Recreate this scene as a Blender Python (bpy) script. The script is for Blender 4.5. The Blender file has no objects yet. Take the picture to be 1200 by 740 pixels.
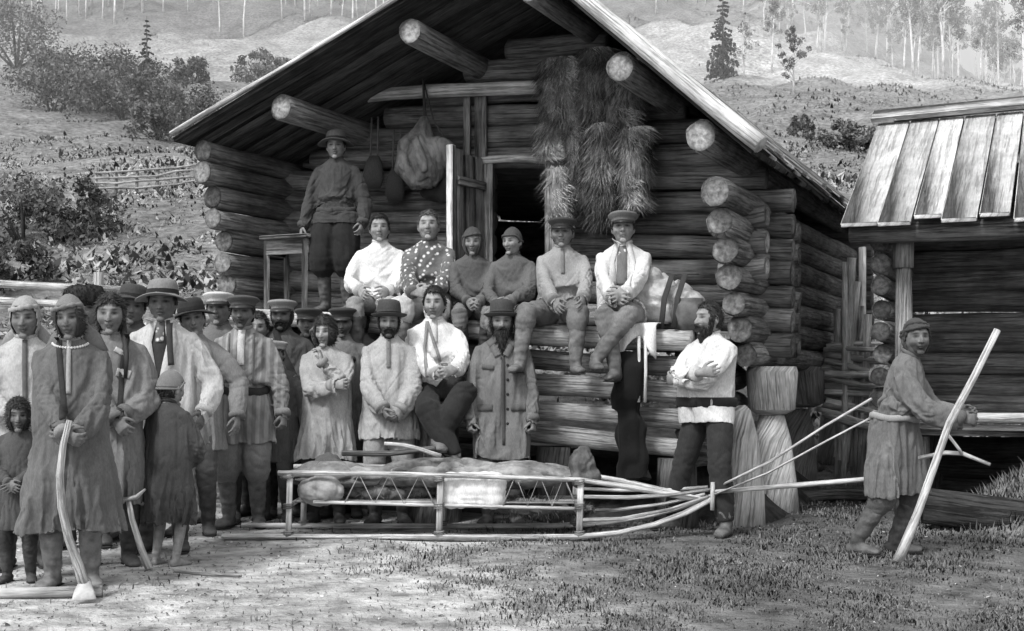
import bpy, bmesh, math, random
import numpy as np
from mathutils import Vector, Matrix, noise
from mathutils.bvhtree import BVHTree
R = math.radians
random.seed(11)
rng = np.random.default_rng(11)
sc = bpy.context.scene
COL = sc.collection

# ------------------------------------------------------------------ camera
F = 1448.0          # focal length in photo pixels (photo 1200 wide)
CAMZ = 1.13         # lens height
HOR = 440.0         # photo row of the horizon
cam = bpy.data.cameras.new("camera")
camo = bpy.data.objects.new("camera", cam)
COL.objects.link(camo)
cam.sensor_width = 36.0
cam.lens = 36.0 * F / 1200.0
cam.shift_y = 70.0 / 1200.0
cam.clip_end = 2000
camo.location = (0, 0, CAMZ)
camo.rotation_euler = (R(90), 0, 0)
sc.camera = camo
sc.view_settings.view_transform = 'Standard'
sc.view_settings.look = 'None'
sc.view_settings.exposure = 0


def wx(px, D):
    return (px - 600.0) / F * D


def wz(py, D):
    return CAMZ + (HOR - py) / F * D


# ------------------------------------------------------------------ light
SUN_EL, SUN_AZ = 50.0, -38.0    # azimuth: from behind the camera, to its left
w = bpy.data.worlds.new("World")
sc.world = w
w.use_nodes = True
nt = w.node_tree
nt.nodes.clear()
sky = nt.nodes.new('ShaderNodeTexSky')
sky.sky_type = 'NISHITA'
sky.sun_disc = False
sky.sun_elevation = R(SUN_EL)
sky.sun_rotation = R(180 + 38)
sky.air_density = 1.0
sky.dust_density = 4.0
bw = nt.nodes.new('ShaderNodeRGBToBW')
bg = nt.nodes.new('ShaderNodeBackground')
bg.inputs[1].default_value = 0.13
wo = nt.nodes.new('ShaderNodeOutputWorld')
nt.links.new(sky.outputs[0], bw.inputs[0])
ad = nt.nodes.new('ShaderNodeMath')      # thin white cloud over the clear sky
ad.operation = 'ADD'
ad.inputs[1].default_value = 5.4
nt.links.new(bw.outputs[0], ad.inputs[0])
nt.links.new(ad.outputs[0], bg.inputs[0])
nt.links.new(bg.outputs[0], wo.inputs[0])
sl = bpy.data.lights.new("sun", 'SUN')
sl.energy = 2.9
sl.angle = R(10)
so = bpy.data.objects.new("sun", sl)
COL.objects.link(so)
# direction the light comes from
sd = Vector((-math.sin(R(38)) * math.cos(R(SUN_EL)), -math.cos(R(38)) * math.cos(R(SUN_EL)), math.sin(R(SUN_EL))))
so.rotation_euler = sd.to_track_quat('Z', 'Y').to_euler()
so.location = sd * 30

# ------------------------------------------------------------------ materials (a black-and-white plate: every colour is a grey)
MATS = {}


def g4(v):
    return (v, v, v, 1)


def mat(name, val=.3, var=.35, scale=(8, 8, 8), coord='OBJ', rough=.85, bump=.35, bscale=(30, 30, 30), bdist=.01, spots=0, spot_val=.7, spot_scale=14, tint=True, detail=5, stripe=0, sheen=0.0, flatn=False, crack=None, crackv=.5, crease=None, big=0.35, bigscale=1.6):
    if name in MATS:
        return MATS[name]
    m = bpy.data.materials.new(name)
    m.use_nodes = True
    nt = m.node_tree
    N, L = nt.nodes, nt.links
    bs = N['Principled BSDF']
    bs.inputs['Roughness'].default_value = rough
    bs.inputs['Specular IOR Level'].default_value = .25 if rough < .8 else .08
    if sheen:
        bs.inputs['Sheen Weight'].default_value = sheen
    if coord == 'OBJ':
        tc = N.new('ShaderNodeTexCoord')
        src = tc.outputs['Object']
    elif coord == 'GEO':
        tc = N.new('ShaderNodeNewGeometry')
        src = tc.outputs['Position']
    else:
        tc = N.new('ShaderNodeAttribute')
        tc.attribute_name = 'tc'
        src = tc.outputs['Vector']

    def mapped(s):
        mp = N.new('ShaderNodeVectorMath')
        mp.operation = 'MULTIPLY'
        mp.inputs[1].default_value = s
        L.new(src, mp.inputs[0])
        return mp.outputs[0]

    def nz(s, d=5, rgh=.6):
        n = N.new('ShaderNodeTexNoise')
        n.inputs['Scale'].default_value = 1
        n.inputs['Detail'].default_value = d
        n.inputs['Roughness'].default_value = rgh
        L.new(mapped(s), n.inputs['Vector'])
        return n.outputs['Fac']

    def mr(x, a, b, c, d):
        r = N.new('ShaderNodeMapRange')
        r.inputs[1].default_value = a
        r.inputs[2].default_value = b
        r.inputs[3].default_value = c
        r.inputs[4].default_value = d
        L.new(x, r.inputs[0])
        return r.outputs[0]

    def mul(a, b):
        r = N.new('ShaderNodeMath')
        r.operation = 'MULTIPLY'
        L.new(a, r.inputs[0])
        if isinstance(b, float):
            r.inputs[1].default_value = b
        else:
            L.new(b, r.inputs[1])
        return r.outputs[0]

    n1 = nz(scale, detail)
    v = mr(n1, .3, .7, val * (1 - var), val * (1 + var))
    if big:
        n2 = nz((bigscale, bigscale, bigscale), 3)
        v = mul(v, mr(n2, .3, .7, 1 - big, 1 + big))
    if crack:
        n3 = nz(crack, 7, .7)
        v = mul(v, mr(n3, .34, .47, crackv, 1.0))
    if stripe:
        sp = N.new('ShaderNodeSeparateXYZ')
        L.new(src, sp.inputs[0])
        s1 = N.new('ShaderNodeMath')
        s1.operation = 'MULTIPLY'
        s1.inputs[1].default_value = stripe
        L.new(sp.outputs[0], s1.inputs[0])
        s2 = N.new('ShaderNodeMath')
        s2.operation = 'SINE'
        L.new(s1.outputs[0], s2.inputs[0])
        v = mul(v, mr(s2.outputs[0], -.3, .5, .72, 1.1))
    if spots:
        vo = N.new('ShaderNodeTexVoronoi')
        vo.inputs['Scale'].default_value = spot_scale
        L.new(src, vo.inputs['Vector'])
        f = mr(vo.outputs['Distance'], spots * .6, spots, 1, 0)
        mx = N.new('ShaderNodeMix')
        mx.data_type = 'FLOAT'
        L.new(f, mx.inputs[0])
        L.new(v, mx.inputs[2])
        mx.inputs[3].default_value = spot_val
        v = mx.outputs[0]
    if tint:
        at = N.new('ShaderNodeAttribute')
        at.attribute_name = 'tint'
        v = mul(v, at.outputs['Fac'])
    L.new(v, bs.inputs['Base Color'])
    if flatn:
        cx = N.new('ShaderNodeCombineXYZ')
        cx.inputs[1].default_value = -.25
        cx.inputs[2].default_value = .97
        L.new(cx.outputs[0], bs.inputs['Normal'])
    if bump:
        nb = nz(bscale, 6, .65)
        if crease:
            n4 = nz(crease, 3, .5)
            s4 = N.new('ShaderNodeMath')
            s4.operation = 'SUBTRACT'
            s4.inputs[1].default_value = .5
            L.new(n4, s4.inputs[0])
            a4 = N.new('ShaderNodeMath')
            a4.operation = 'ABSOLUTE'
            L.new(s4.outputs[0], a4.inputs[0])
            c4 = N.new('ShaderNodeMath')
            c4.operation = 'ADD'
            L.new(mr(a4.outputs[0], 0, .10, -1.6, 0), c4.inputs[0])
            L.new(nb, c4.inputs[1])
            nb = c4.outputs[0]
        if crack:
            cm = N.new('ShaderNodeMath')
            cm.operation = 'ADD'
            L.new(mr(n3, .36, .47, -1.2, 0), cm.inputs[0])
            L.new(nb, cm.inputs[1])
            nb = cm.outputs[0]
        bp = N.new('ShaderNodeBump')
        bp.inputs['Strength'].default_value = bump
        bp.inputs['Distance'].default_value = bdist
        L.new(nb, bp.inputs['Height'])
        L.new(bp.outputs[0], bs.inputs['Normal'])
    MATS[name] = m
    return m


def cloth(val, kind='plain'):
    nm = 'cloth_%s_%03d' % (kind, int(val * 1000))
    if kind == 'floral':
        return mat(nm, val, .3, (18, 18, 18), spots=.36, spot_val=.55, spot_scale=24, bump=.5, bscale=(40, 40, 40), sheen=.2)
    if kind == 'stripe':
        return mat(nm, val, .3, (14, 14, 7), stripe=110, bump=.5, bscale=(60, 60, 20), sheen=.2)
    if kind == 'fur':
        return mat(nm, val, .6, (45, 45, 20), bump=.9, bscale=(80, 80, 25), bdist=.02)
    return mat(nm, val, .17, (120, 120, 50), bump=.22, bscale=(150, 150, 110), bdist=.004, sheen=.05, big=.24, bigscale=3.0, detail=3)


def wood(val, nm='wood', var=.55):
    cv = .85 if val > .3 else .62
    var = min(var, .38)
    return mat('%s_%03d' % (nm, int(val * 1000)), val, var, (7, 75, 1), coord='TC', bump=.9, bscale=(9, 110, 1), bdist=.012, big=.34, bigscale=3.5, crack=(1.6, 48, 1), crackv=cv, rough=.95)


M_SKIN = mat('skin', .23, .22, (30, 30, 30), rough=.6, bump=.35, bscale=(110, 110, 150), bdist=.004, big=.18, bigscale=14)
M_HAIR = mat('hair', .022, .4, (60, 60, 15), rough=.55, bump=.8, bscale=(130, 130, 25), bdist=.006)
M_BEARD = mat('beard_hair', .03, .5, (90, 90, 30), rough=.8, bump=1, bscale=(150, 150, 40), bdist=.008)
M_LEATHER = mat('boot_leather', .05, .5, (14, 14, 14), rough=.6, bump=.5, bscale=(30, 30, 30))
M_METAL = mat('tool_metal', .35, .3, (20, 20, 20), rough=.45, bump=.2)


# ------------------------------------------------------------------ mesh builder
class MB:
    def __init__(s):
        s.v, s.f, s.t, s.c = [], [], [], []

    def add(s, vs, fs, tc=None, tint=1.0):
        b = len(s.v)
        s.v.extend([tuple(p) for p in vs])
        s.f.extend([tuple(b + i for i in q) for q in fs])
        s.t.extend([tuple(p) for p in (tc if tc is not None else vs)])
        s.c.extend([tint] * len(vs) if isinstance(tint, (int, float)) else list(tint))

    def mesh(s, name):
        me = bpy.data.meshes.new(name)
        me.from_pydata(s.v, [], s.f)
        a = me.attributes.new('tc', 'FLOAT_VECTOR', 'POINT')
        a.data.foreach_set('vector', np.array(s.t, dtype=np.float32).ravel())
        set_tint(me, s.c)
        return me

    def build(s, name, m, parent=None, smooth=True):
        me = s.mesh(name)
        return put(name, me, m, parent, smooth)


def set_tint(me, c):
    a = me.attributes.get('tint') or me.attributes.new('tint', 'FLOAT', 'POINT')
    a.data.foreach_set('value', np.array(c, dtype=np.float32))


def put(name, me, m, parent=None, smooth=True):
    if smooth:
        me.polygons.foreach_set('use_smooth', [True] * len(me.polygons))
    if m is not None:
        me.materials.append(m)
    if 'tint' not in me.attributes:
        set_tint(me, [1.0] * len(me.vertices))
    o = bpy.data.objects.new(name, me)
    COL.objects.link(o)
    o.parent = parent
    return o


def tag(o, label=None, cat=None, group=None, kind=None):
    if label:
        o['label'] = label
    if cat:
        o['category'] = cat
    if group:
        o['group'] = group
    if kind:
        o['kind'] = kind
    return o


def empty(name, loc, rz=0, label=None, cat=None, group=None):
    o = bpy.data.objects.new(name, None)
    o.empty_display_size = .1
    COL.objects.link(o)
    o.location = loc
    o.rotation_euler = (0, 0, rz)
    return tag(o, label, cat, group)


def copy_tree(o, parent=None):
    c = o.copy()
    COL.objects.link(c)
    c.parent = parent
    for ch in list(o.children):
        copy_tree(ch, c)
    return c


def frame_of(t, ref):
    t = t.normalized()
    a = ref - t * ref.dot(t)
    if a.length < 1e-4:
        a = Vector((1, 0, 0)) - t * t.x
        if a.length < 1e-3:
            a = Vector((0, 1, 0))
    a.normalize()
    return a, t.cross(a)


def tube(mb, pts, rads, n=12, ref=Vector((0, 1, 0)), cap=True, tint=1.0, bumpy=0.0, round_end=0.0):
    """a tapered tube through pts; a radius may be a pair (along ref, across)"""
    pts = [Vector(p) for p in pts]
    rads = [(r, r) if isinstance(r, (int, float)) else r for r in rads]
    if round_end:
        t0 = (pts[1] - pts[0]).normalized()
        t1 = (pts[-1] - pts[-2]).normalized()
        e0, e1 = max(rads[0]) * round_end, max(rads[-1]) * round_end
        pts = [pts[0] - t0 * e0, pts[0] - t0 * e0 * .6] + pts + [pts[-1] + t1 * e1 * .6, pts[-1] + t1 * e1]
        s = lambda r, k: (r[0] * k, r[1] * k)
        rads = [s(rads[0], .45), s(rads[0], .82)] + rads + [s(rads[-1], .82), s(rads[-1], .45)]
    vs, fs, tc = [], [], []
    off, rn = random.random() * 20, random.random() * 30
    along = 0
    for i, p in enumerate(pts):
        if i == 0:
            t = pts[1] - pts[0]
        elif i == len(pts) - 1:
            t = pts[-1] - pts[-2]
        else:
            t = (pts[i + 1] - pts[i]).normalized() + (pts[i] - pts[i - 1]).normalized()
        if i:
            along += (p - pts[i - 1]).length
        a, b = frame_of(t, ref)
        for j in range(n):
            an = 2 * math.pi * j / n
            k = 1.0
            if bumpy:
                k += bumpy * noise.noise(Vector((math.cos(an) * 1.3 + rn, math.sin(an) * 1.3, along * 1.6 + off)))
            vs.append(p + a * math.cos(an) * rads[i][0] * k + b * math.sin(an) * rads[i][1] * k)
            tc.append((along + off, an / 6.283 * max(rads[i]) * 6.283, rn))
    m = len(pts)
    for i in range(m - 1):
        for j in range(n):
            j2 = (j + 1) % n
            fs.append((i * n + j, i * n + j2, (i + 1) * n + j2, (i + 1) * n + j))
    if cap:
        fs.append(tuple(reversed(range(n))))
        fs.append(tuple((m - 1) * n + j for j in range(n)))
    mb.add(vs, fs, tc, tint)


def ellipsoid(mb, c, r, n=14, m=9, rot=None, tint=1.0):
    vs, fs = [], []
    c = Vector(c)
    for i in range(m + 1):
        th = math.pi * i / m
        for j in range(n):
            ph = 2 * math.pi * j / n
            p = Vector((r[0] * math.sin(th) * math.cos(ph), r[1] * math.sin(th) * math.sin(ph), r[2] * math.cos(th)))
            if rot is not None:
                p = rot @ p
            vs.append(c + p)
    for i in range(m):
        for j in range(n):
            j2 = (j + 1) % n
            fs.append((i * n + j, (i + 1) * n + j, (i + 1) * n + j2, i * n + j2))
    mb.add(vs, fs, None, tint)


def box(mb, c, size, rot=None, tint=1.0, axis=0, bev=.006):
    """bevelled board; axis = direction of its grain"""
    hx, hy, hz = [s / 2 for s in size]
    b = min(bev, hx * .4, hy * .4, hz * .4)
    vs, fs = [], []
    c = Vector(c)
    idx = {}
    for sx in (-1, 1):
        for sy in (-1, 1):
            for sz in (-1, 1):
                for k in range(3):
                    p = Vector((sx * (hx - (0 if k == 0 else b)), sy * (hy - (0 if k == 1 else b)), sz * (hz - (0 if k == 2 else b))))
                    idx[(sx, sy, sz, k)] = len(vs)
                    vs.append(p)
    I = lambda a, b_, c_, k: idx[(a, b_, c_, k)]
    for s in (-1, 1):
        fs.append((I(s, -1, -1, 0), I(s, 1, -1, 0), I(s, 1, 1, 0), I(s, -1, 1, 0)))
        fs.append((I(-1, s, -1, 1), I(-1, s, 1, 1), I(1, s, 1, 1), I(1, s, -1, 1)))
        fs.append((I(-1, -1, s, 2), I(1, -1, s, 2), I(1, 1, s, 2), I(-1, 1, s, 2)))
    for a in (-1, 1):
        for b_ in (-1, 1):
            fs.append((I(a, b_, -1, 0), I(a, b_, 1, 0), I(a, b_, 1, 1), I(a, b_, -1, 1)))
            fs.append((I(a, -1, b_, 0), I(a, 1, b_, 0), I(a, 1, b_, 2), I(a, -1, b_, 2)))
            fs.append((I(-1, a, b_, 1), I(1, a, b_, 1), I(1, a, b_, 2), I(-1, a, b_, 2)))
            for c_ in (-1, 1):
                fs.append((I(a, b_, c_, 0), I(a, b_, c_, 1), I(a, b_, c_, 2)))
    off, rn = random.random() * 20, random.random() * 30
    tc = []
    for p in vs:
        q = [p[axis], p[(axis + 1) % 3], p[(axis + 2) % 3]]
        tc.append((q[0] + off, q[1] + q[2] * .7 + rn, rn))
    if rot is not None:
        vs = [rot @ p for p in vs]
    vs = [p + c for p in vs]
    mb.add(vs, fs, tc, tint)


def fixn(me):
    bm = bmesh.new()
    bm.from_mesh(me)
    bmesh.ops.recalc_face_normals(bm, faces=bm.faces)
    bm.to_mesh(me)
    bm.free()


def plank(mb, a, b, width, thick, up=Vector((0, 0, 1)), tint=1.0):
    """a board from a to b, width across, thick along 'up'"""
    a, b = Vector(a), Vector(b)
    t = (b - a)
    L = t.length
    t.normalize()
    upv = (up - t * up.dot(t)).normalized()
    s = upv.cross(t)
    rot = Matrix((t, s, upv)).transposed()
    box(mb, (a + b) / 2, (L, width, thick), rot, tint, 0)


def remesh(mb, voxel, smooth=2):
    me0 = bpy.data.meshes.new('tmp')
    me0.from_pydata(mb.v, [], mb.f)
    fixn(me0)
    o = bpy.data.objects.new('tmp', me0)
    COL.objects.link(o)
    md = o.modifiers.new('r', 'REMESH')
    md.mode = 'VOXEL'
    md.voxel_size = voxel
    if smooth:
        ms = o.modifiers.new('s', 'SMOOTH')
        ms.factor = .5
        ms.iterations = smooth
    dg = bpy.context.evaluated_depsgraph_get()
    me = bpy.data.meshes.new_from_object(o.evaluated_get(dg))
    bpy.data.objects.remove(o)
    bpy.data.meshes.remove(me0)
    return me


def getv(me):
    a = np.empty(len(me.vertices) * 3, dtype=np.float32)
    me.vertices.foreach_get('co', a)
    return a.reshape(-1, 3)


def setv(me, a):
    me.vertices.foreach_set('co', a.astype(np.float32).ravel())
    me.update()


def displace(me, fn):
    co = getv(me)
    no = np.empty(len(me.vertices) * 3, dtype=np.float32)
    me.vertices.foreach_get('normal', no)
    no = no.reshape(-1, 3)
    d = np.array([fn(Vector(p.tolist())) for p in co], dtype=np.float32)
    setv(me, co + no * d[:, None])
# ------------------------------------------------------------------ people
V = Vector


def ik(a, b, l1, l2, hint):
    d = b - a
    L = d.length
    mx = (l1 + l2) * .998
    if L > mx:
        b = a + d * (mx / L)
        d = b - a
        L = mx
    x = (l1 * l1 - l2 * l2 + L * L) / (2 * L)
    h = math.sqrt(max(0, l1 * l1 - x * x))
    u = d / L
    n = hint - u * hint.dot(u)
    if n.length < 1e-5:
        n = V((0, 1, 0))
    n.normalize()
    return a + u * x + n * h, b


def head_pt(a, b, sc_=1.0):
    """head surface: a = longitude (0 = face), b = latitude"""
    d = V((math.sin(a) * math.cos(b), -math.cos(a) * math.cos(b), math.sin(b)))
    x, y, z = .073 * d.x, .096 * d.y, .118 * d.z
    if z < 0:
        t = -z / .118
        x *= 1 - .26 * t ** 1.5
        if d.y > 0:
            y *= 1 - .42 * t
        else:
            y *= 1 - .10 * t
            y -= .004 * t
    else:
        x *= 1 + .03 * (z / .118)
        if d.y < 0:
            y *= 1 - .05 * z / .118
    return V((x, y, z)) * sc_


def add_head(mb, M, hs, nose=1.0, wide=1.0, jaw=1.0, hollow=1.0, brow=1.0):
    vs, fs = [], []
    n, m = 40, 28
    for i in range(m + 1):
        b = math.pi / 2 - math.pi * i / m
        for j in range(n):
            a = -math.pi + 2 * math.pi * j / n
            p = head_pt(a, b)
            if p.y < 0:
                for s in (-1, 1):
                    e = math.exp(-(((p.x - s * .031) / .017) ** 2 + ((p.z - .012) / .014) ** 2))
                    p.y += .014 * e
                    c = math.exp(-(((p.x - s * .045) / .022) ** 2 + ((p.z + .022) / .02) ** 2))
                    p.y -= .005 * c
                    p.x += s * .004 * c
                    br = math.exp(-(((p.x - s * .028) / .022) ** 2 + ((p.z - .036) / .009) ** 2))
                    p.y -= .006 * br * brow
                ck = math.exp(-((abs(p.x) - .04) / .018) ** 2 - ((p.z + .058) / .02) ** 2)
                p.y += .006 * ck * hollow
                p.x *= 1 - .03 * ck * hollow
                nl = math.exp(-((abs(p.x) - .024 - .25 * max(0, -.03 - p.z)) / .005) ** 2) * max(0, min(1, (-.024 - p.z) / .01)) * max(0, min(1, (p.z + .062) / .01))
                p.y += .0035 * nl * hollow
            if p.z < -.02:
                p.x *= 1 + (jaw - 1) * min(1, (-.02 - p.z) / .05)
            p.x *= wide
            vs.append(M @ (p * hs))
    for i in range(m):
        for j in range(n):
            j2 = (j + 1) % n
            fs.append((i * n + j, (i + 1) * n + j, (i + 1) * n + j2, i * n + j2))
    mb.add(vs, fs)
    T = lambda *p: M @ (V(p) * hs)
    rx = M.to_3x3()
    tube(mb, [T(0, -.084, .026), T(0, -.094, .006), T(0, -.104 - .006 * nose, -.016), T(0, -.103 - .006 * nose, -.026), T(0, -.088, -.034)],
         [.005 * hs, .0075 * hs, .011 * hs, .0125 * hs, .008 * hs], 10, ref=rx @ V((1, 0, 0)))
    for s in (-1, 1):
        ellipsoid(mb, T(s * .0125, -.096, -.027), (.0085 * hs, .010 * hs, .008 * hs), 8, 6, rx)
        ellipsoid(mb, T(s * .0745 * wide, .008, -.006), (.010 * hs, .019 * hs, .032 * hs), 10, 7, rx)
    ellipsoid(mb, T(0, -.089, -.049), (.024 * hs, .011 * hs, .0075 * hs), 12, 7, rx)
    ellipsoid(mb, T(0, -.088, -.062), (.020 * hs, .011 * hs, .008 * hs), 12, 7, rx)
    ellipsoid(mb, T(0, -.078, -.094), (.026 * hs, .018 * hs, .018 * hs), 12, 7, rx)


def add_hand(mb, w_, d, t, s, curl=.35, sc_=1.0, spread=.12):
    d = d.normalized()
    t = (t - d * t.dot(d)).normalized()
    nr = d.cross(t) * s
    tube(mb, [w_ - d * .03, w_ + d * .01, w_ + d * .045 * sc_, w_ + d * .092 * sc_],
         [(.026, .021), (.030, .019), (.041 * sc_, .019), (.040 * sc_, .014)], 12, ref=t)
    L = [.074, .082, .077, .060]
    for i in range(4):
        off = (1.5 - i) * .0225 * sc_
        p = w_ + d * (.082 - .006 * abs(i - 1)) * sc_ + t * off
        dd = (d + t * (1.5 - i) * spread).normalized()
        pts, ang = [p], 0
        for q, fr in enumerate((.45, .31, .24)):
            ang += curl * (1.0 if q else .8)
            p = p + (dd * math.cos(ang) + nr * math.sin(ang)) * L[i] * fr * sc_
            pts.append(p)
        tube(mb, pts, [.0098 * sc_, .0092 * sc_, .0084 * sc_, .0065 * sc_], 8, ref=t, round_end=.6)
    p0 = w_ + d * .018 * sc_ + t * .022 * sc_
    p1 = p0 + (d * .55 + t * .75 + nr * .25).normalized() * .042 * sc_
    p2 = p1 + (d * .8 + t * .30 + nr * (.3 + curl * .5)).normalized() * .034 * sc_
    p3 = p2 + (d * .9 + t * .02 + nr * (.3 + curl * .7)).normalized() * .026 * sc_
    tube(mb, [p0, p1, p2, p3], [.015 * sc_, .0118 * sc_, .0102 * sc_, .0075 * sc_], 8, ref=d, round_end=.6)


def lathe(mb, prof, M, n=28, sx=1., sy=1., tint=1.0, wob=0.0, droop=0.0, a0=0.0):
    vs, fs = [], []
    rn = random.random() * 50
    for (r, z) in prof:
        for j in range(n):
            a = 2 * math.pi * j / n
            k = 1 + wob * noise.noise(V((math.cos(a) * 1.5 + rn, math.sin(a) * 1.5, z * 12)))
            dz = -droop * max(0, r - .11) * (1 + .8 * math.cos(2 * a))
            vs.append(M @ V((r * k * sx * math.cos(a), r * k * sy * math.sin(a), z + dz)))
    for i in range(len(prof) - 1):
        for j in range(n):
            j2 = (j + 1) % n
            fs.append((i * n + j, i * n + j2, (i + 1) * n + j2, (i + 1) * n + j))
    mb.add(vs, fs, None, tint)


def shell(mb, M, mask, scale, n=44, m=30, add=None, tint=1.0):
    """cloth, hair or beard that follows the head"""
    ix, vs, fs = {}, [], []
    for i in range(m + 1):
        b = math.pi / 2 - math.pi * i / m
        for j in range(n):
            a = -math.pi + 2 * math.pi * j / n
            p = head_pt(a, b, scale(a, b))
            if add:
                p = p + add(a, b)
            ix[(i, j)] = len(vs)
            vs.append(M @ p)
    for i in range(m):
        b = math.pi / 2 - math.pi * (i + .5) / m
        for j in range(n):
            a = -math.pi + 2 * math.pi * (j + .5) / n
            if mask(math.degrees(a), math.degrees(b)):
                j2 = (j + 1) % n
                fs.append((ix[(i, j)], ix[(i + 1, j)], ix[(i + 1, j2)], ix[(i, j2)]))
    mb.add(vs, fs, None, tint)


def clean(me):
    bm = bmesh.new()
    bm.from_mesh(me)
    loose = [v for v in bm.verts if not v.link_faces]
    bmesh.ops.delete(bm, geom=loose, context='VERTS')
    bmesh.ops.recalc_face_normals(bm, faces=bm.faces)
    bm.to_mesh(me)
    bm.free()


def solid(o, th):
    md = o.modifiers.new('thickness', 'SOLIDIFY')
    md.thickness = th
    md.offset = 1
    return o


def strands(o, M, mask, scale, n, m, hs, ln, add=None, down=False):
    mb = MB()
    k = 0
    while k < n:
        a, b = random.uniform(-math.pi, math.pi), math.asin(random.uniform(-1, 1))
        if not mask(math.degrees(a), math.degrees(b)):
            if random.random() < .02:
                k += 1
            continue
        k += 1
        p = head_pt(a, b, scale * random.uniform(.98, 1.02))
        nrm = p.normalized()
        if add:
            p = p + add(a, b)
        dn = V((0, -.25, -1)) if down else (V((0, .5, -.6)) + V((math.sin(a), -math.cos(a) * .6, 0)) * .7)
        d = (dn - nrm * dn.dot(nrm)).normalized() + V((random.gauss(0, .35), random.gauss(0, .35), random.gauss(0, .25))) + nrm * random.uniform(.02, .42)
        d.normalize()
        s = d.cross(nrm).normalized() * random.uniform(.0022, .0045)
        e = p + d * ln * random.uniform(.5, 1.2)
        mid = (p + e) / 2 + nrm * .003
        mb.add([M @ (p - s), M @ (p + s), M @ (mid + s * .7), M @ (mid - s * .7), M @ e], [(0, 1, 2, 3), (3, 2, 4)], None, random.uniform(.5, 1.7))
    mb.build('strands', m, o, False)


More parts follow.
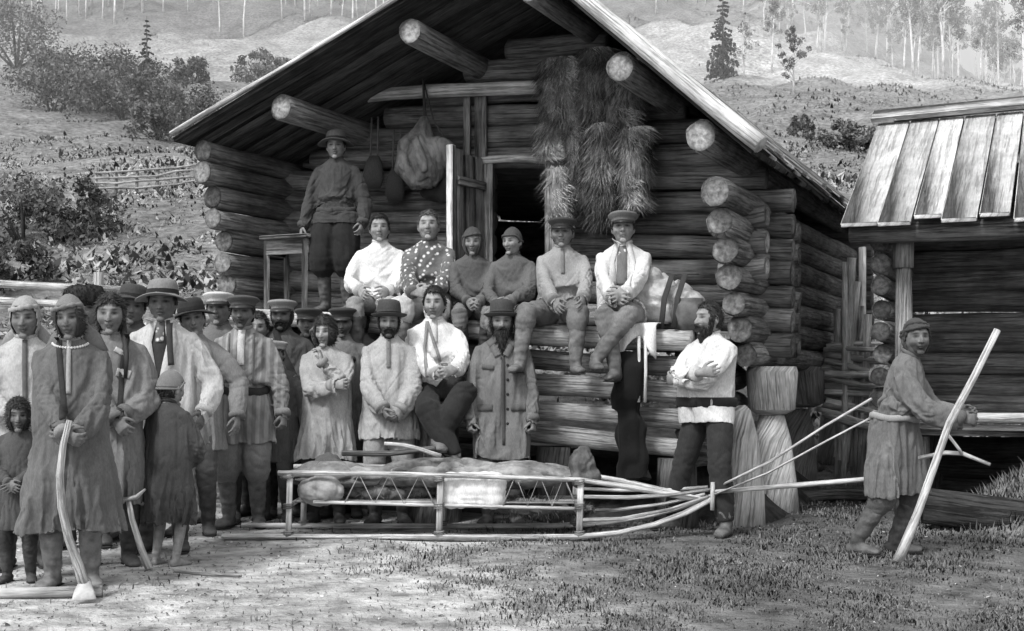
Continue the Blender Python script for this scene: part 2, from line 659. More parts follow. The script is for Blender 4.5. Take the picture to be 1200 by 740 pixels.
def make_hat(kind, val, M, root, band=None):
    mb = MB()
    nm = 'hat'
    m = cloth(val)
    if kind == 'cap':
        nm = 'cap'
        lathe(mb, [(.092, .030), (.094, .055), (.100, .066), (.122, .083), (.124, .092), (.112, .102), (.07, .110), (.0, .112)], M, 30, .88, 1.02, wob=.05)
        o = mb.build(nm, m, root)
        v = MB()
        vs, fs = [], []
        for i in range(13):
            a = R(-62 + 124 * i / 12)
            c = math.cos(a / R(62) * math.pi / 2)
            for q, (r, z) in enumerate([(.092, .040), (.092 + .030 * c, .034 - .006 * c), (.092 + .058 * c, .024 - .016 * c)]):
                vs.append(M @ V((math.sin(a) * r * .88, -math.cos(a) * r * 1.02, z)))
        for i in range(12):
            for q in range(2):
                fs.append((i * 3 + q, i * 3 + q + 1, i * 3 + q + 4, i * 3 + q + 3))
        v.add(vs, fs)
        vo = v.build('visor', mat('visor_leather', .03, .3, rough=.35, bump=.1), o)
        solid(vo, .004)
        return o
    if kind == 'brim':
        lathe(mb, [(.096, .034), (.135, .036), (.168, .040), (.171, .044), (.165, .047), (.13, .046), (.103, .048), (.098, .065), (.094, .10), (.085, .125), (.06, .138), (.03, .134), (.0, .128)],
              M, 34, .90, 1.02, wob=.07, droop=.32)
        o = mb.build(nm, m, root)
        b = MB()
        lathe(b, [(.1035, .052), (.1025, .066), (.1005, .076)], M, 30, .90, 1.02)
        b.build('hat_band', cloth(band if band else .02), o)
        return o
    if kind == 'bowler':
        lathe(mb, [(.094, .034), (.125, .040), (.146, .052), (.147, .056), (.14, .056), (.12, .047), (.099, .046), (.099, .085), (.095, .125), (.086, .150), (.06, .160), (.03, .157), (.0, .150)],
              M, 34, .88, 1.04, wob=.06)
        o = mb.build(nm, m, root)
        b = MB()
        lathe(b, [(.1015, .048), (.1015, .07)], M, 30, .88, 1.04)
        b.build('hat_band', cloth(.012), o)
        return o
    if kind == 'fur':
        nm = 'fur_hat'
        mb2 = MB()
        lathe(mb2, [(.090, .015), (.118, .018), (.135, .04), (.138, .075), (.13, .11), (.10, .135), (.05, .148), (0, .15)], M, 40, .95, 1.02)
        rn = V((random.random() * 9, 3, 1))
        o = mb2.build(nm, cloth(val, 'fur'), root)
        me = o.data
        displace(me, lambda p: .018 * noise.noise(p * 26 + rn) + .010 * noise.noise(p * 70))
        f = MB()
        inv = M
        for _ in range(900):
            a = random.random() * 6.283
            z = random.uniform(.015, .14)
            r = .125 - .05 * max(0, (z - .1) / .05)
            d = V((math.cos(a), math.sin(a), random.uniform(-.5, .7))).normalized()
            p = V((math.cos(a) * r * .95, math.sin(a) * r, z))
            s = d.cross(V((0, 0, 1))).normalized() * .0035
            e = p + d * random.uniform(.02, .04)
            f.add([M @ (p - s), M @ (p + s), M @ e], [(0, 1, 2)], None, random.uniform(.5, 1.5))
        f.build('fur', cloth(val, 'fur'), o, False)
        return o
    if kind == 'beanie':
        nm = 'skullcap'
        shell(mb, M, lambda a, b: b > (24 if abs(a) < 70 else 4), lambda a, b: 1.12 + .03 * noise.noise(V((a * 2, b * 2, val * 40))))
        o = mb.build(nm, m, root)
        clean(o.data)
        solid(o, .006)
        bb = MB()
        ring = []
        for j in range(33):
            a = -math.pi + 2 * math.pi * j / 32
            bl = R(22 if abs(a) < R(60) else (22 - 20 * min(1, (abs(a) - R(60)) / R(30))))
            ring.append(M @ head_pt(a, bl, 1.14))
        tube(bb, ring, [.011] * 33, 8, ref=V((0, 0, 1)))
        bb.build('hem_band', m, o)
        return o
    if kind in ('scarf', 'hood', 'turban'):
        nm = 'headscarf'

        def mask(a, b):
            if kind == 'hood':
                return not (abs(a) < 46 and b < 27)
            if kind == 'turban':
                return b > (26 if abs(a) < 55 else (26 - (abs(a) - 55) * 1.4 if abs(a) < 85 else -40))
            return b > (27 if abs(a) < 50 else (27 - (abs(a) - 50) * 2.2 if abs(a) < 85 else -60))
        rn = random.random() * 40
        shell(mb, M, mask, lambda a, b: (1.13 if kind != 'hood' else 1.15) + .035 * noise.noise(V((a * 2.2 + rn, b * 4, 1))) + .02 * noise.noise(V((a * 6, b * 9 + rn, 1))))
        o = mb.build(nm, m, root)
        clean(o.data)
        solid(o, .006)
        bb = MB()
        for lay in ((0,) if kind != 'turban' else (0, 1)):
            ring = []
            for j in range(41):
                a = -math.pi + 2 * math.pi * j / 40
                bl = R(26 + lay * 13 + 5 * math.sin(a * 1.5 + lay * 2) if abs(a) < R(80) else 10 + lay * 10)
                ring.append(M @ head_pt(a, bl, 1.15 - lay * .0))
            tube(bb, ring, [.014 + .004 * math.sin(j * 1.7) for j in range(41)], 8, ref=V((0, 0, 1)), bumpy=.3)
        bb.build('scarf_roll', m, o)
        if kind == 'scarf':
            tl = MB()
            for s in (-1, 1):
                p0 = M @ V((s * .045, .085, -.04))
                p1 = M @ V((s * .085, .085, -.11))
                p2 = M @ V((s * .12, .06, -.20))
                tube(tl, [p0, p1, p2], [(.03, .03), (.05, .022), (.055, .012)], 10, ref=V((1, 0, 0)), bumpy=.4)
            tl.build('scarf_tail', m, o)
        return o


SIM, FINISH = [], []


def person(label, x, D, H, yaw=0, z0=0.0, pose='stand', head=(0, 0, 0), hs=1.07, lean=0, lroll=0, twist=0,
           wr=None, el=None, hand=None, thumb=None, curl=.4, ank=None, knee=None, pelvis=None,
           top=None, legs=None, boots=.05, barefoot=False, hat=None, hatv=.05, band=None, hair='short', hairv=None, beard=None, stub=0.0, skin=1.0, wide=1.0, nose=1.0,
           group=None, extra=None, vox=.0065, sim=True):
    k = H / 1.70
    root = empty('person', (x, D, z0), R(yaw), label, 'person', group)
    root.scale = (k, k, k)
    seated = pose == 'sit'
    wr, el, hand, thumb = wr or {}, el or {}, hand or {}, thumb or {}
    top = dict(val=.2, hem=.62, flare=.26, bag=1.15, belt=None, kind='plain', sleeve=1.0, vneck=None) | (top or {})
    legs = dict(val=.08, bag=1.0, tuck=True, kind='plain') | (legs or {})
    PV = V(pelvis) if pelvis else (V((0, .10, .105)) if seated else V((0, 0, .92)))
    Rm = Matrix.Rotation(R(twist), 3, 'Z') @ Matrix.Rotation(R(lean), 3, 'X') @ Matrix.Rotation(R(lroll), 3, 'Y')

    def T(p):
        q = V(p) - V((0, 0, .92))
        if q.z > 0:
            q = Rm @ q
        return PV + q
    neck = T((0, .018, 1.44))
    up = (Rm @ V((0, 0, 1)))
    hc = T((0, .016, 1.44)) + (up * .6 + V((0, 0, 1)) * .4).normalized() * .106 * (.6 + .4 * hs) + V((0, -.026, 0))
    HM = Matrix.Translation(hc) @ (Matrix.Rotation(R(head[0]), 4, 'Z') @ Matrix.Rotation(R(head[1]), 4, 'X') @ Matrix.Rotation(R(head[2]), 4, 'Y'))
    HS = HM @ Matrix.Scale(hs, 4)
    sh = {s: T((s * .172, .012, 1.328)) for s in (-1, 1)}
    hp = {s: PV + V((s * .085, 0, -.02)) for s in (-1, 1)}
    elb, wri = {}, {}
    for s in (-1, 1):
        tgt = V(wr[s]) if s in wr else T((s * random.uniform(.295, .335), random.uniform(-.10, -.03), random.uniform(.83, .87)))
        hint = V(el[s]) if s in el else V((s * .9, .6, -.2))
        elb[s], wri[s] = ik(sh[s], tgt, .285, .255, hint)
    kn, an, fd = {}, {}, {}
    for s in (-1, 1):
        if ank and s in ank:
            t = V(ank[s])
        elif seated:
            t = V((s * .12, -.34, -.33))
        else:
            t = V((s * .105, .02, .085))
        hint = V(knee[s]) if knee and s in knee else V((s * .15, -1, .25 if seated else 0))
        kn[s], an[s] = ik(hp[s], t, .425, .41, hint)
        fd[s] = V((s * .28, -1, 0)).normalized()
    # ---- body: one continuous surface
    mb = MB()
    tube(mb, [PV + V((0, 0, -.07)), PV, T((0, 0, 1.05)), T((0, .005, 1.25)), T((0, .012, 1.36)), T((0, .016, 1.41))],
         [(.10, .13), (.112, .158), (.10, .14), (.105, .155), (.085, .135), (.05, .06)], 16, ref=V((0, 1, 0)))
    tube(mb, [T((0, .02, 1.36)), neck, hc + V((0, .012, -.03))], [.064, .055, .056], 14)
    fr = random.Random(label)
    add_head(mb, HM, hs, nose * fr.uniform(.75, 1.3), wide * fr.uniform(.97, 1.05), fr.uniform(.92, 1.12), fr.uniform(.3, 1.7), fr.uniform(.5, 1.7))
    ex, bz_, mz, ew = fr.uniform(-.002, .0025), fr.uniform(-.002, .003), fr.uniform(-.003, .003), fr.uniform(.75, 1.05)
    for s in (-1, 1):
        tube(mb, [T((s * .06, .012, 1.325)), sh[s], (sh[s] + elb[s]) / 2, elb[s], elb[s] * .6 + wri[s] * .4, wri[s]],
             [.038, .040, .041, .039, .039, .025], 12, round_end=.3)
        fdv = (wri[s] - elb[s]).normalized()
        d = V(hand[s]) if s in hand else fdv
        if s in thumb:
            t = V(thumb[s])
        else:
            t = V((-.35 * s, -1, .0)) if d.z < -.7 else V((-.4 * s, -.1, 1))
        cu = curl[s] if isinstance(curl, dict) else curl
        add_hand(mb, wri[s], d, t, s, cu)
        tube(mb, [hp[s] + V((0, 0, .03)), hp[s] * .5 + kn[s] * .5, kn[s], kn[s] * .55 + an[s] * .45, an[s]], [.082, .068, .052, .05, .034], 12, round_end=.2)
        hgt = .085
        tube(mb, [an[s] + fd[s] * -.05 + V((0, 0, -.05)), an[s] + V((0, 0, -.035)), an[s] + fd[s] * .07 + V((0, 0, -.052)), an[s] + fd[s] * .15 + V((0, 0, -.065))],
             [(.03, .028), (.042, .034), (.034, .04), (.016, .036)], 12, ref=V((0, 0, 1)), round_end=.4)
        tube(mb, [an[s] + V((0, 0, .04)), an[s] + V((0, 0, -.05))], [.036, .034], 10)
    me = remesh(mb, vox, 1)
    bm = bmesh.new()
    bm.from_mesh(me)
    hz = hc.z - .09 * hs
    inv = HM.inverted()
    es = []
    for e in bm.edges:
        c = inv @ ((e.verts[0].co + e.verts[1].co) / 2) / hs
        if c.y < -.04 and -.12 < c.z < .06 and abs(c.x) < .08:
            es.append(e)
    bmesh.ops.subdivide_edges(bm, edges=es, cuts=1, use_grid_fill=True)
    bmesh.ops.triangulate(bm, faces=[f for f in bm.faces if len(f.verts) > 4])
    bm.to_mesh(me)
    bm.free()
    co = getv(me)
    iv = np.array(inv)
    lc = (co @ iv[:3, :3].T + iv[:3, 3]) / hs
    X, Y, Z = np.abs(lc[:, 0]), lc[:, 1], lc[:, 2]
    front = (Y < -.05) & (Z < .07) & (Z > -.13)
    t = np.ones(len(co))
    sm = lambda d, w: 1 / (1 + np.exp((d - 1) * w))
    eye = sm(np.sqrt(((X - .031 - ex) / .0165) ** 2 + ((Z - .010) / (.0072 * ew)) ** 2), 5)
    white = .55 * sm(np.sqrt(((X - .031 - ex) / .012) ** 2 + ((Z - .0095) / (.004 * ew)) ** 2), 6) * sm(np.abs(X - .031 - ex) / .0065, -9)
    brow = sm(np.sqrt(((X - .033) / .019) ** 2 + ((Z - .0305 - bz_ - (.05 + ex * 40) * (X - .03)) / .0052) ** 2), 3.5)
    mouth = sm(np.sqrt((X / .022) ** 2 + ((Z + .0545 + mz + .22 * X) / .0045) ** 2), 5)
    lips = sm(np.sqrt((X / .025) ** 2 + ((Z + .055) / .013) ** 2), 4)
    nos_shade = sm(np.sqrt(((X - .009) / .0055) ** 2 + ((Z + .0345) / .0035) ** 2), 4)  # nostril shade painted into the skin tint
    t = t * (1 - .86 * eye) + 1.0 * white * eye
    t = t * (1 - .70 * brow) * (1 - .62 * mouth) * (1 - .22 * lips) * (1 - .5 * nos_shade)
    sock_shade = np.exp(-(((X - .031) / .018) ** 2 + ((Z - .012) / .013) ** 2))  # eye-socket shade painted into the skin tint
    t = t * (1 - .30 * sock_shade)
    mot = np.array([noise.noise(V((float(a_), float(b_), float(c_))) * 45) for a_, b_, c_ in lc[front]]) if front.any() else np.zeros(0)
    t[front] *= 1 + .22 * mot
    if stub:
        st = np.clip((-.030 - Z) / .02, 0, 1) * np.clip((.09 - X) / .02, 0, 1)
        t = t * (1 - stub * st)
    t = np.where(front, t, 1.0) * skin
    set_tint(me, t)
    body = put('body', me, M_SKIN, root)

    # ---- shirt / tunic / coat
    bag = top['bag'] if not sim else 1 + (top['bag'] - 1) * .55
    cm = MB()
    prof = [(1.462, .060, .058, .016), (1.438, .080, .068, .016), (1.412, .100, .080, .015), (1.37, .138, .098, .012), (1.30, .170, .118, .006), (1.22, .186, .128, .0), (1.13, .188, .132, 0),
            (1.0, .165 if top['belt'] is not None else .188, .122 if top['belt'] is not None else .138, 0)]
    if top['belt'] is not None:
        prof[6] = (1.09, .192, .142, -.006)
    rings = [(T((0, y, z)), (ry * (bag if z < 1.38 else 1), rx * (bag if 1.2 > z else (1 + bag) / 2 if z < 1.38 else 1))) for z, rx, ry, y in prof]
    if seated:
        rings += [(T((0, 0, .93)), (.142 * bag, .186 * bag)), (PV + V((0, .0, -.06)), (.15 * bag, .19 * bag))]
    else:
        hem, fl = top['hem'], top['flare']
        rings += [(PV + V((0, 0, .0)), (.140 * bag, .185 * bag))]
        for q in (.33, .66, 1):
            z = .92 + (hem - .92) * q
            rings.append((PV + V((0, 0, z - .92)), (.140 * bag + (fl * .70 - .140 * bag) * q, .185 * bag + (fl - .185 * bag) * q)))
    tube(cm, [r[0] for r in rings], [r[1] for r in rings], 22, ref=V((0, 1, 0)))
    sl_ = top['sleeve']
    cuffs = []
    for s in (-1, 1):
        cuff = elb[s] * (1 - sl_) + wri[s] * sl_ if sl_ >= 0 else elb[s]
        if top.get('cuff', True) and sl_ > .6:
            cu_ = MB()
            fw_ = (wri[s] - elb[s]).normalized()
            cp = elb[s] * (1 - sl_) + wri[s] * sl_
            rr_ = .053 * bag ** .5
            tube(cu_, [cp - fw_ * .035, cp - fw_ * .012, cp + fw_ * .012], [rr_ * .9, rr_ * 1.06, rr_], 14, bumpy=.18)
            cuffs.append((cu_, s))
        up_ = elb[s] - (elb[s] - sh[s]).normalized() * .0
        tube(cm, [T((s * .03, .014, 1.385)), T((s * .090, .013, 1.365)), T((s * .138, .012, 1.339)), T((s * .178, .012, 1.298)), sh[s] * .70 + elb[s] * .30, sh[s] * .5 + up_ * .5, up_, up_ * .5 + cuff * .5, cuff],
             [.040, .047, .053, .058, .063 * bag ** .5, .066 * bag, .068 * bag, .064 * bag, .050 * bag ** .5], 14, round_end=.0)
    if seated and top.get('lap', True):
        for s in (-1, 1):
            c = hp[s] * .62 + kn[s] * .38
            ellipsoid(cm, (hp[s] + c) / 2 + V((0, 0, .045)), (.115, .19, .075), 12, 8)
    me = remesh(cm, .0145 if sim else .0105, 5)
    rn = V((random.random() * 30, random.random() * 30, random.random() * 30))
    amp = top.get('fold', 1.0)

    def post(p):
        dx = min((p - elb[1]).length, (p - elb[-1]).length)
        m_ = max(0, noise.noise(p * 4.5 - rn) + .25)
        d1 = noise.noise(V(((p.x + p.z * .7) * 10, p.y * 7, (p.z - p.x * .7) * 2.4)) + rn)
        d2 = noise.noise(V(((p.x - p.z * .8) * 12, p.y * 7, (p.z + p.x * .8) * 2.4)) - rn)
        h1 = noise.noise(V((p.x * 8, p.y * 8, p.z * 20)) + rn)
        lw = max(0, min(1, (PV.z + .05 - p.z) / .2)) if not seated else 0
        v2 = noise.noise(V((p.x * 17, p.y * 17, p.z * 1.8)) - rn)
        sgn = noise.noise(p * 3.1 + rn)
        return -(crease(d1, .24) * .012 * max(0, min(1, sgn * 4 + .5)) + crease(d2, .24) * .011 * max(0, min(1, .5 - sgn * 4))) * m_ * (1 - lw) - crease(h1, .3) * .012 * max(0, 1 - dx / .14) - crease(v2, .4) * .009 * lw

    def crease(n, w_=.34):
        return (1 - min(1, abs(n) / w_)) ** 1.3

    def fold(p):
        dx = min((p - elb[1]).length, (p - elb[-1]).length)
        arm = max(0, min(1, (abs(p.x) - .19) / .05)) if p.z > PV.z - .1 else 0
        low = max(0, min(1, (PV.z + .08 - p.z) / .15)) * (min(1, max(.25, (PV.z - top['hem']) / .3)) if not seated else .5)
        wst = math.exp(-((p.z - PV.z - .10) / .09) ** 2)
        wa = noise.noise(p * 5 + rn) * .7
        v1 = noise.noise(V((p.x * 11 + wa, p.y * 11, p.z * 2.2)) + rn)
        v2 = noise.noise(V((p.x * 21 + wa, p.y * 21, p.z * 3.0)) - rn)
        h1 = noise.noise(V((p.x * 7, p.y * 7, p.z * 20 + wa * 2)) + rn)
        d1 = noise.noise(V(((p.x + p.z * .8) * 9, p.y * 6, (p.z - p.x * .8) * 2.2)) + rn)
        d2 = noise.noise(V(((p.x - p.z * .9) * 11, p.y * 6, (p.z + p.x * .9) * 2.2)) - rn)
        a = v1 * (.004 + .021 * low) * (1 - .6 * arm) - crease(v2) * (.0025 + .008 * low + .007 * wst) * (1 - .5 * arm)
        b = -crease(h1) * (.0006 + .0025 * arm + .008 * max(0, 1 - dx / .12))
        c = -(crease(d1, .25) * .004 + crease(d2, .25) * .003) * (1 - low * .6)
        return (a + b + c + noise.noise(p * 40 + rn) * .0005) * amp
    displace(me, fold)
    if sim:     # open the neck, hem and cuffs so that the cloth can hang
        bm = bmesh.new()
        bm.from_mesh(me)
        bm.normal_update()
        zmin = min(v.co.z for v in bm.verts)
        dele = []
        for f in bm.faces:
            c = f.calc_center_median()
            if not seated and f.normal.z < -.6 and c.z < zmin + .05:
                dele.append(f)
                continue
            for s in (-1, 1):
                fw_ = (wri[s] - elb[s]).normalized()
                cp = elb[s] * (1 - sl_) + wri[s] * sl_
                if (c - cp).length < .075 and f.normal.dot(fw_) > .6:
                    dele.append(f)
                    break
        bmesh.ops.delete(bm, geom=dele, context='FACES')
        seen, best = set(), []
        for v0 in bm.verts:
            if v0.index in seen:
                continue
            st_, isl = [v0], []
            seen.add(v0.index)
            while st_:
                v_ = st_.pop()
                isl.append(v_)
                for e_ in v_.link_edges:
                    o_ = e_.other_vert(v_)
                    if o_.index not in seen:
                        seen.add(o_.index)
                        st_.append(o_)
            if len(isl) > len(best):
                best = isl
        keep = set(best)
        bmesh.ops.delete(bm, geom=[v_ for v_ in bm.verts if v_ not in keep], context='VERTS')
        bm.to_mesh(me)
        bm.free()
    topo = put(top.get('name', 'tunic'), me, cloth(top['val'], top['kind']), root)
    if sim:
        vg = topo.vertex_groups.new(name='pin')
        nz_ = neck.z - .012
        for v in me.vertices:
            w_ = max(0, min(1, ((v.co - neck).dot(up) + .045) / .03))
            if top['belt'] is not None:
                q = T((0, 0, top.get('beltz', 1.0)))
                far = min((v.co - (elb[s_] + (wri[s_] - elb[s_]) * max(0, min(1, (v.co - elb[s_]).dot(wri[s_] - elb[s_]) / (wri[s_] - elb[s_]).length_squared)))).length for s_ in (-1, 1))
                if far > .085:
                    w_ = max(w_, 1 - abs(v.co.z - q.z) / .03)
            if w_ > 0:
                vg.add([v.index], min(1, w_), 'REPLACE')
        SIM.append((topo, root, top, lambda p: post(p)))
    # ---- legs
    lm = MB()
    lb = legs['bag']
    if seated:
        ellipsoid(lm, PV + V((0, 0, -.01)), (.17, .15, .11), 16, 10)
    else:
        ellipsoid(lm, PV + V((0, 0, -.02)), (.148, .112, .13), 16, 10)
    for s in (-1, 1):
        e = kn[s] * .62 + an[s] * .38 if legs['tuck'] else kn[s] * .06 + an[s] * .94
        if legs.get('cut') is not None:
            e = kn[s] * (1 - legs['cut']) + an[s] * legs['cut']
        tube(lm, [hp[s], hp[s] * .5 + kn[s] * .5, kn[s], kn[s] * .5 + e * .5, e], [.098 * lb ** .5, .094 * lb, .082 * lb, .080 * lb, .066], 14, round_end=.2)
    lme = remesh(lm, .0115, 3)

    def lfold(p):
        dk = min((p - kn[1]).length, (p - kn[-1]).length)
        h1 = noise.noise(V((p.x * 8, p.y * 8, p.z * 19)) + rn)
        d1 = noise.noise(V(((p.x + p.z * .7) * 12, p.y * 10, p.z * 5)) + rn)
        return noise.noise(V((p.x * 12, p.y * 12, p.z * 5)) + rn) * .008 * lb - crease(h1) * (.0015 + .011 * max(0, 1 - dk / .15)) - crease(d1, .25) * .006 
    displace(lme, lfold)
    put('trousers', lme, cloth(legs['val'], legs['kind']), root)
    if not barefoot:
        for s in (-1, 1):
            bo = MB()
            d = (kn[s] - an[s]).normalized()
            tl = .30 if legs['tuck'] else .10
            tube(bo, [an[s] + d * tl, an[s] + d * tl * .5, an[s] + d * .02, an[s] + V((0, 0, -.03))], [.070, .062, .050, .046], 14)
            f = fd[s]
            tube(bo, [an[s] - f * .055 + V((0, 0, -.05)), an[s] + V((0, 0, -.04)), an[s] + f * .075 + V((0, 0, -.048)), an[s] + f * .165 + V((0, 0, -.056))],
                 [(.036, .036), (.048, .043), (.040, .050), (.024, .042)], 14, ref=V((0, 0, 1)), round_end=.5)
            bme = remesh(bo, .010, 2)
            c = getv(bme)
            c[:, 2] = np.maximum(c[:, 2], an[s].z - .084)
            setv(bme, c)
            displace(bme, lambda p: noise.noise(V((p.x * 14, p.y * 14, p.z * 30)) + rn) * .007)
            b_ = put('boot', bme, mat('boot_%03d' % int(boots * 1000), boots, .5, (14, 14, 14), rough=.6, bump=.5, bscale=(30, 30, 30)), root)
            so_ = MB()
            tube(so_, [an[s] - f * .085 + V((0, 0, -.079)), an[s] - f * .02 + V((0, 0, -.079)), an[s] + f * .09 + V((0, 0, -.079)), an[s] + f * .185 + V((0, 0, -.079))],
                 [(.006, .034), (.006, .040), (.006, .050), (.006, .030)], 12, ref=V((0, 0, 1)), round_end=.2)
            so_.build('sole', mat('boot_sole', .03, .4), b_)
    # ---- hair, hat, beard
    hm = M_HAIR if hairv is None else mat('hair_%03d' % int(hairv * 1000), hairv, .4, (60, 60, 15), rough=.55, bump=.8, bscale=(130, 130, 25), bdist=.006)
    r0 = random.random() * 50
    if hair:
        hb = MB()
        if hair == 'bob':
            mk = lambda a, b: not (abs(a) < 44 and b < 30) and b > -48
            sc0, lump = 1.10, .05
        elif hair == 'long':
            mk = lambda a, b: (b > (42 if abs(a) < 12 else 36 - abs(a) * .25) if abs(a) < 62 else b > -62)
            sc0, lump = 1.06, .04
        else:
            mk = lambda a, b: b > (37 + 3 * math.sin(a * .2 + r0) if abs(a) < 48 else (37 - (abs(a) - 48) * 1.5 if abs(a) < 78 else (-2 if abs(a) < 97 else -30)))
            sc0, lump = 1.055, .04
        tl = hat is None
        if hat in ('beanie', 'scarf', 'hood', 'turban'):
            mk0 = mk
            mk = lambda a, b: mk0(a, b) and b < (22 if hat != 'beanie' else 2)
        elif hat:
            mk1 = mk
            mk = lambda a, b: mk1(a, b) and b < 24
        shell(hb, HS, mk, lambda a, b: sc0 + (.03 if tl and b > .5 else 0) + lump * noise.noise(V((math.cos(a) * 4 + r0, math.sin(a) * 4, b * 3))) + .02 * noise.noise(V((a * 9, b * 3, r0))))
        ho = hb.build('hair', hm, root)
        clean(ho.data)
        solid(ho, .006)
        strands(ho, HS, mk, sc0 + (.05 if tl else .02), 350 if not tl else (700 if hair == 'short' else 1500), hm, hs, .020 if hair == 'short' else .032)
        if hair == 'long':
            lb_ = MB()
            for s in (-1, 1):
                q = [HS @ V((s * .066, .0, -.03)), HS @ V((s * .074, -.01, -.10)), T((s * .09, -.085, 1.39)), T((s * .10, -.15, 1.28)), T((s * .095, -.165, 1.16))]
                tube(lb_, q, [.022, .02, .017, .015, .010], 10, bumpy=.3)
            lb_.build('braid', hm, root)
    if beard:
        bd = MB()
        ln = beard.get('len', .03)

        def bmask(a, b):
            if abs(a) < 13 and -31 < b < -26 and beard.get('mouth', False):
                return False
            if abs(a) > 84:
                return False
            if abs(a) > 62:
                return b < 6
            return b < (-19 if abs(a) < 30 else -19 - (abs(a) - 30) * .35) and b > -86

        def badd(a, b):
            q = max(0, min(1, (-b - R(22)) / R(45)))
            w = max(0, 1 - abs(a) / R(85))
            return V((0, -ln * .55 * q * w, -ln * q * w)) * 1.0
        shell(bd, HS, bmask, lambda a, b: 1.05 + beard.get('thick', .05) * (.6 + noise.noise(V((a * 4 + r0, b * 5, 0))) * .9), 60, 44, badd)
        bmat_ = M_BEARD
        bo = bd.build('beard', M_BEARD if beard.get('val') is None else mat('beard_%03d' % int(beard['val'] * 1000), beard['val'], .5, (90, 90, 30), bump=1, bscale=(150, 150, 40), bdist=.008), root)
        clean(bo.data)
        solid(bo, .005)
        strands(bo, HS, bmask, 1.05 + beard.get('thick', .05) * .8, 1100, bo.data.materials[0], hs, .02 + ln * .35, badd, True)
        ml = MB()
        for s in (-1, 1):
            tube(ml, [HS @ V((s * .003, -.104, -.040)), HS @ V((s * .018, -.101, -.045)), HS @ V((s * .034, -.086, -.058))], [.008 * hs, .009 * hs, .005 * hs], 8, bumpy=.4, round_end=.5)
        ml.build('moustache', M_BEARD, root)
    if hat:
        make_hat(hat, hatv, HS @ Matrix.Rotation(R(-6), 4, 'X'), root, band)
    def finish():
        bvh = BVHTree.FromPolygons([v.co for v in topo.data.vertices], [p.vertices for p in topo.data.polygons])

        def drape(name, pts, width, m, off=.006, par=None, xw=False, n=14):
            mbd = MB()
            P = []
            for i in range(len(pts) - 1):
                for q in range(n):
                    f = q / n
                    P.append((pts[i][0] * (1 - f) + pts[i + 1][0] * f, pts[i][1] * (1 - f) + pts[i + 1][1] * f))
            P.append(pts[-1])
            vs, fs, last = [], [], None
            for i, (px, pz) in enumerate(P):
                j0, j1 = max(0, i - 1), min(len(P) - 1, i + 1)
                tx, tz = P[j1][0] - P[j0][0], P[j1][1] - P[j0][1]
                L = math.hypot(tx, tz) or 1
                nx, nz_ = -tz / L, tx / L
                for q in (-1, 0, 1):
                    X_, Z_ = px + nx * width / 2 * q, pz + nz_ * width / 2 * q
                    h = bvh.ray_cast(V((X_, -1.5, Z_)), V((0, 1, 0)))
                    if h[0] is not None:
                        last = h[0].y
                    vs.append((X_, (last if last is not None else -.15) - off, Z_))
            for i in range(len(P) - 1):
                for q in (0, 1):
                    fs.append((i * 3 + q, i * 3 + q + 1, (i + 1) * 3 + q + 1, (i + 1) * 3 + q))
            mbd.add(vs, fs)
            o = mbd.build(name, m, par or topo)
            fixn(o.data)
            md = o.modifiers.new('thickness', 'SOLIDIFY')
            md.thickness = .005
            md.offset = 0
            return o

        if top['belt'] is not None:
            bb, ring = MB(), []
            bz = top.get('beltz', 1.0)
            for j in range(37):
                a = 2 * math.pi * j / 36
                c = T((0, 0, bz))
                d = V((math.sin(a), -math.cos(a), 0))
                h = bvh.ray_cast(c, d)
                r = min(h[3], .24) if h[0] is not None else .17
                ring.append(c + d * (r + .006) + V((0, 0, -.012 * math.cos(a) + .006 * math.sin(a * 5))))
            tube(bb, ring, [(top.get('beltw', .024), .011)] * 37, 8, ref=V((0, 0, 1)), bumpy=.25)
            bb.build('belt', cloth(top['belt']), root)
        for cu_, s in cuffs:
            cu_.build('cuff', cloth(top.get('colv', top['val'] * (.75 if top['val'] > .12 else 1.3))), topo)
        # neck band
        if top.get('collar', True):
            nb = MB()
            tube(nb, [T((.062 * math.sin(a), .014 - .064 * math.cos(a), 1.452 - .016 * math.cos(a))) for a in [2 * math.pi * j / 24 for j in range(25)]], [(.014, .007)] * 25, 8, ref=V((0, 0, 1)))
            nb.build('collar', cloth(top.get('colv', top['val'] * .8)), topo)
        if extra:
            extra(dict(root=root, T=T, drape=drape, top=topo, bvh=bvh, wri=wri, elb=elb, HS=HS, PV=PV, kn=kn, an=an))
    FINISH.append(finish)
    return root


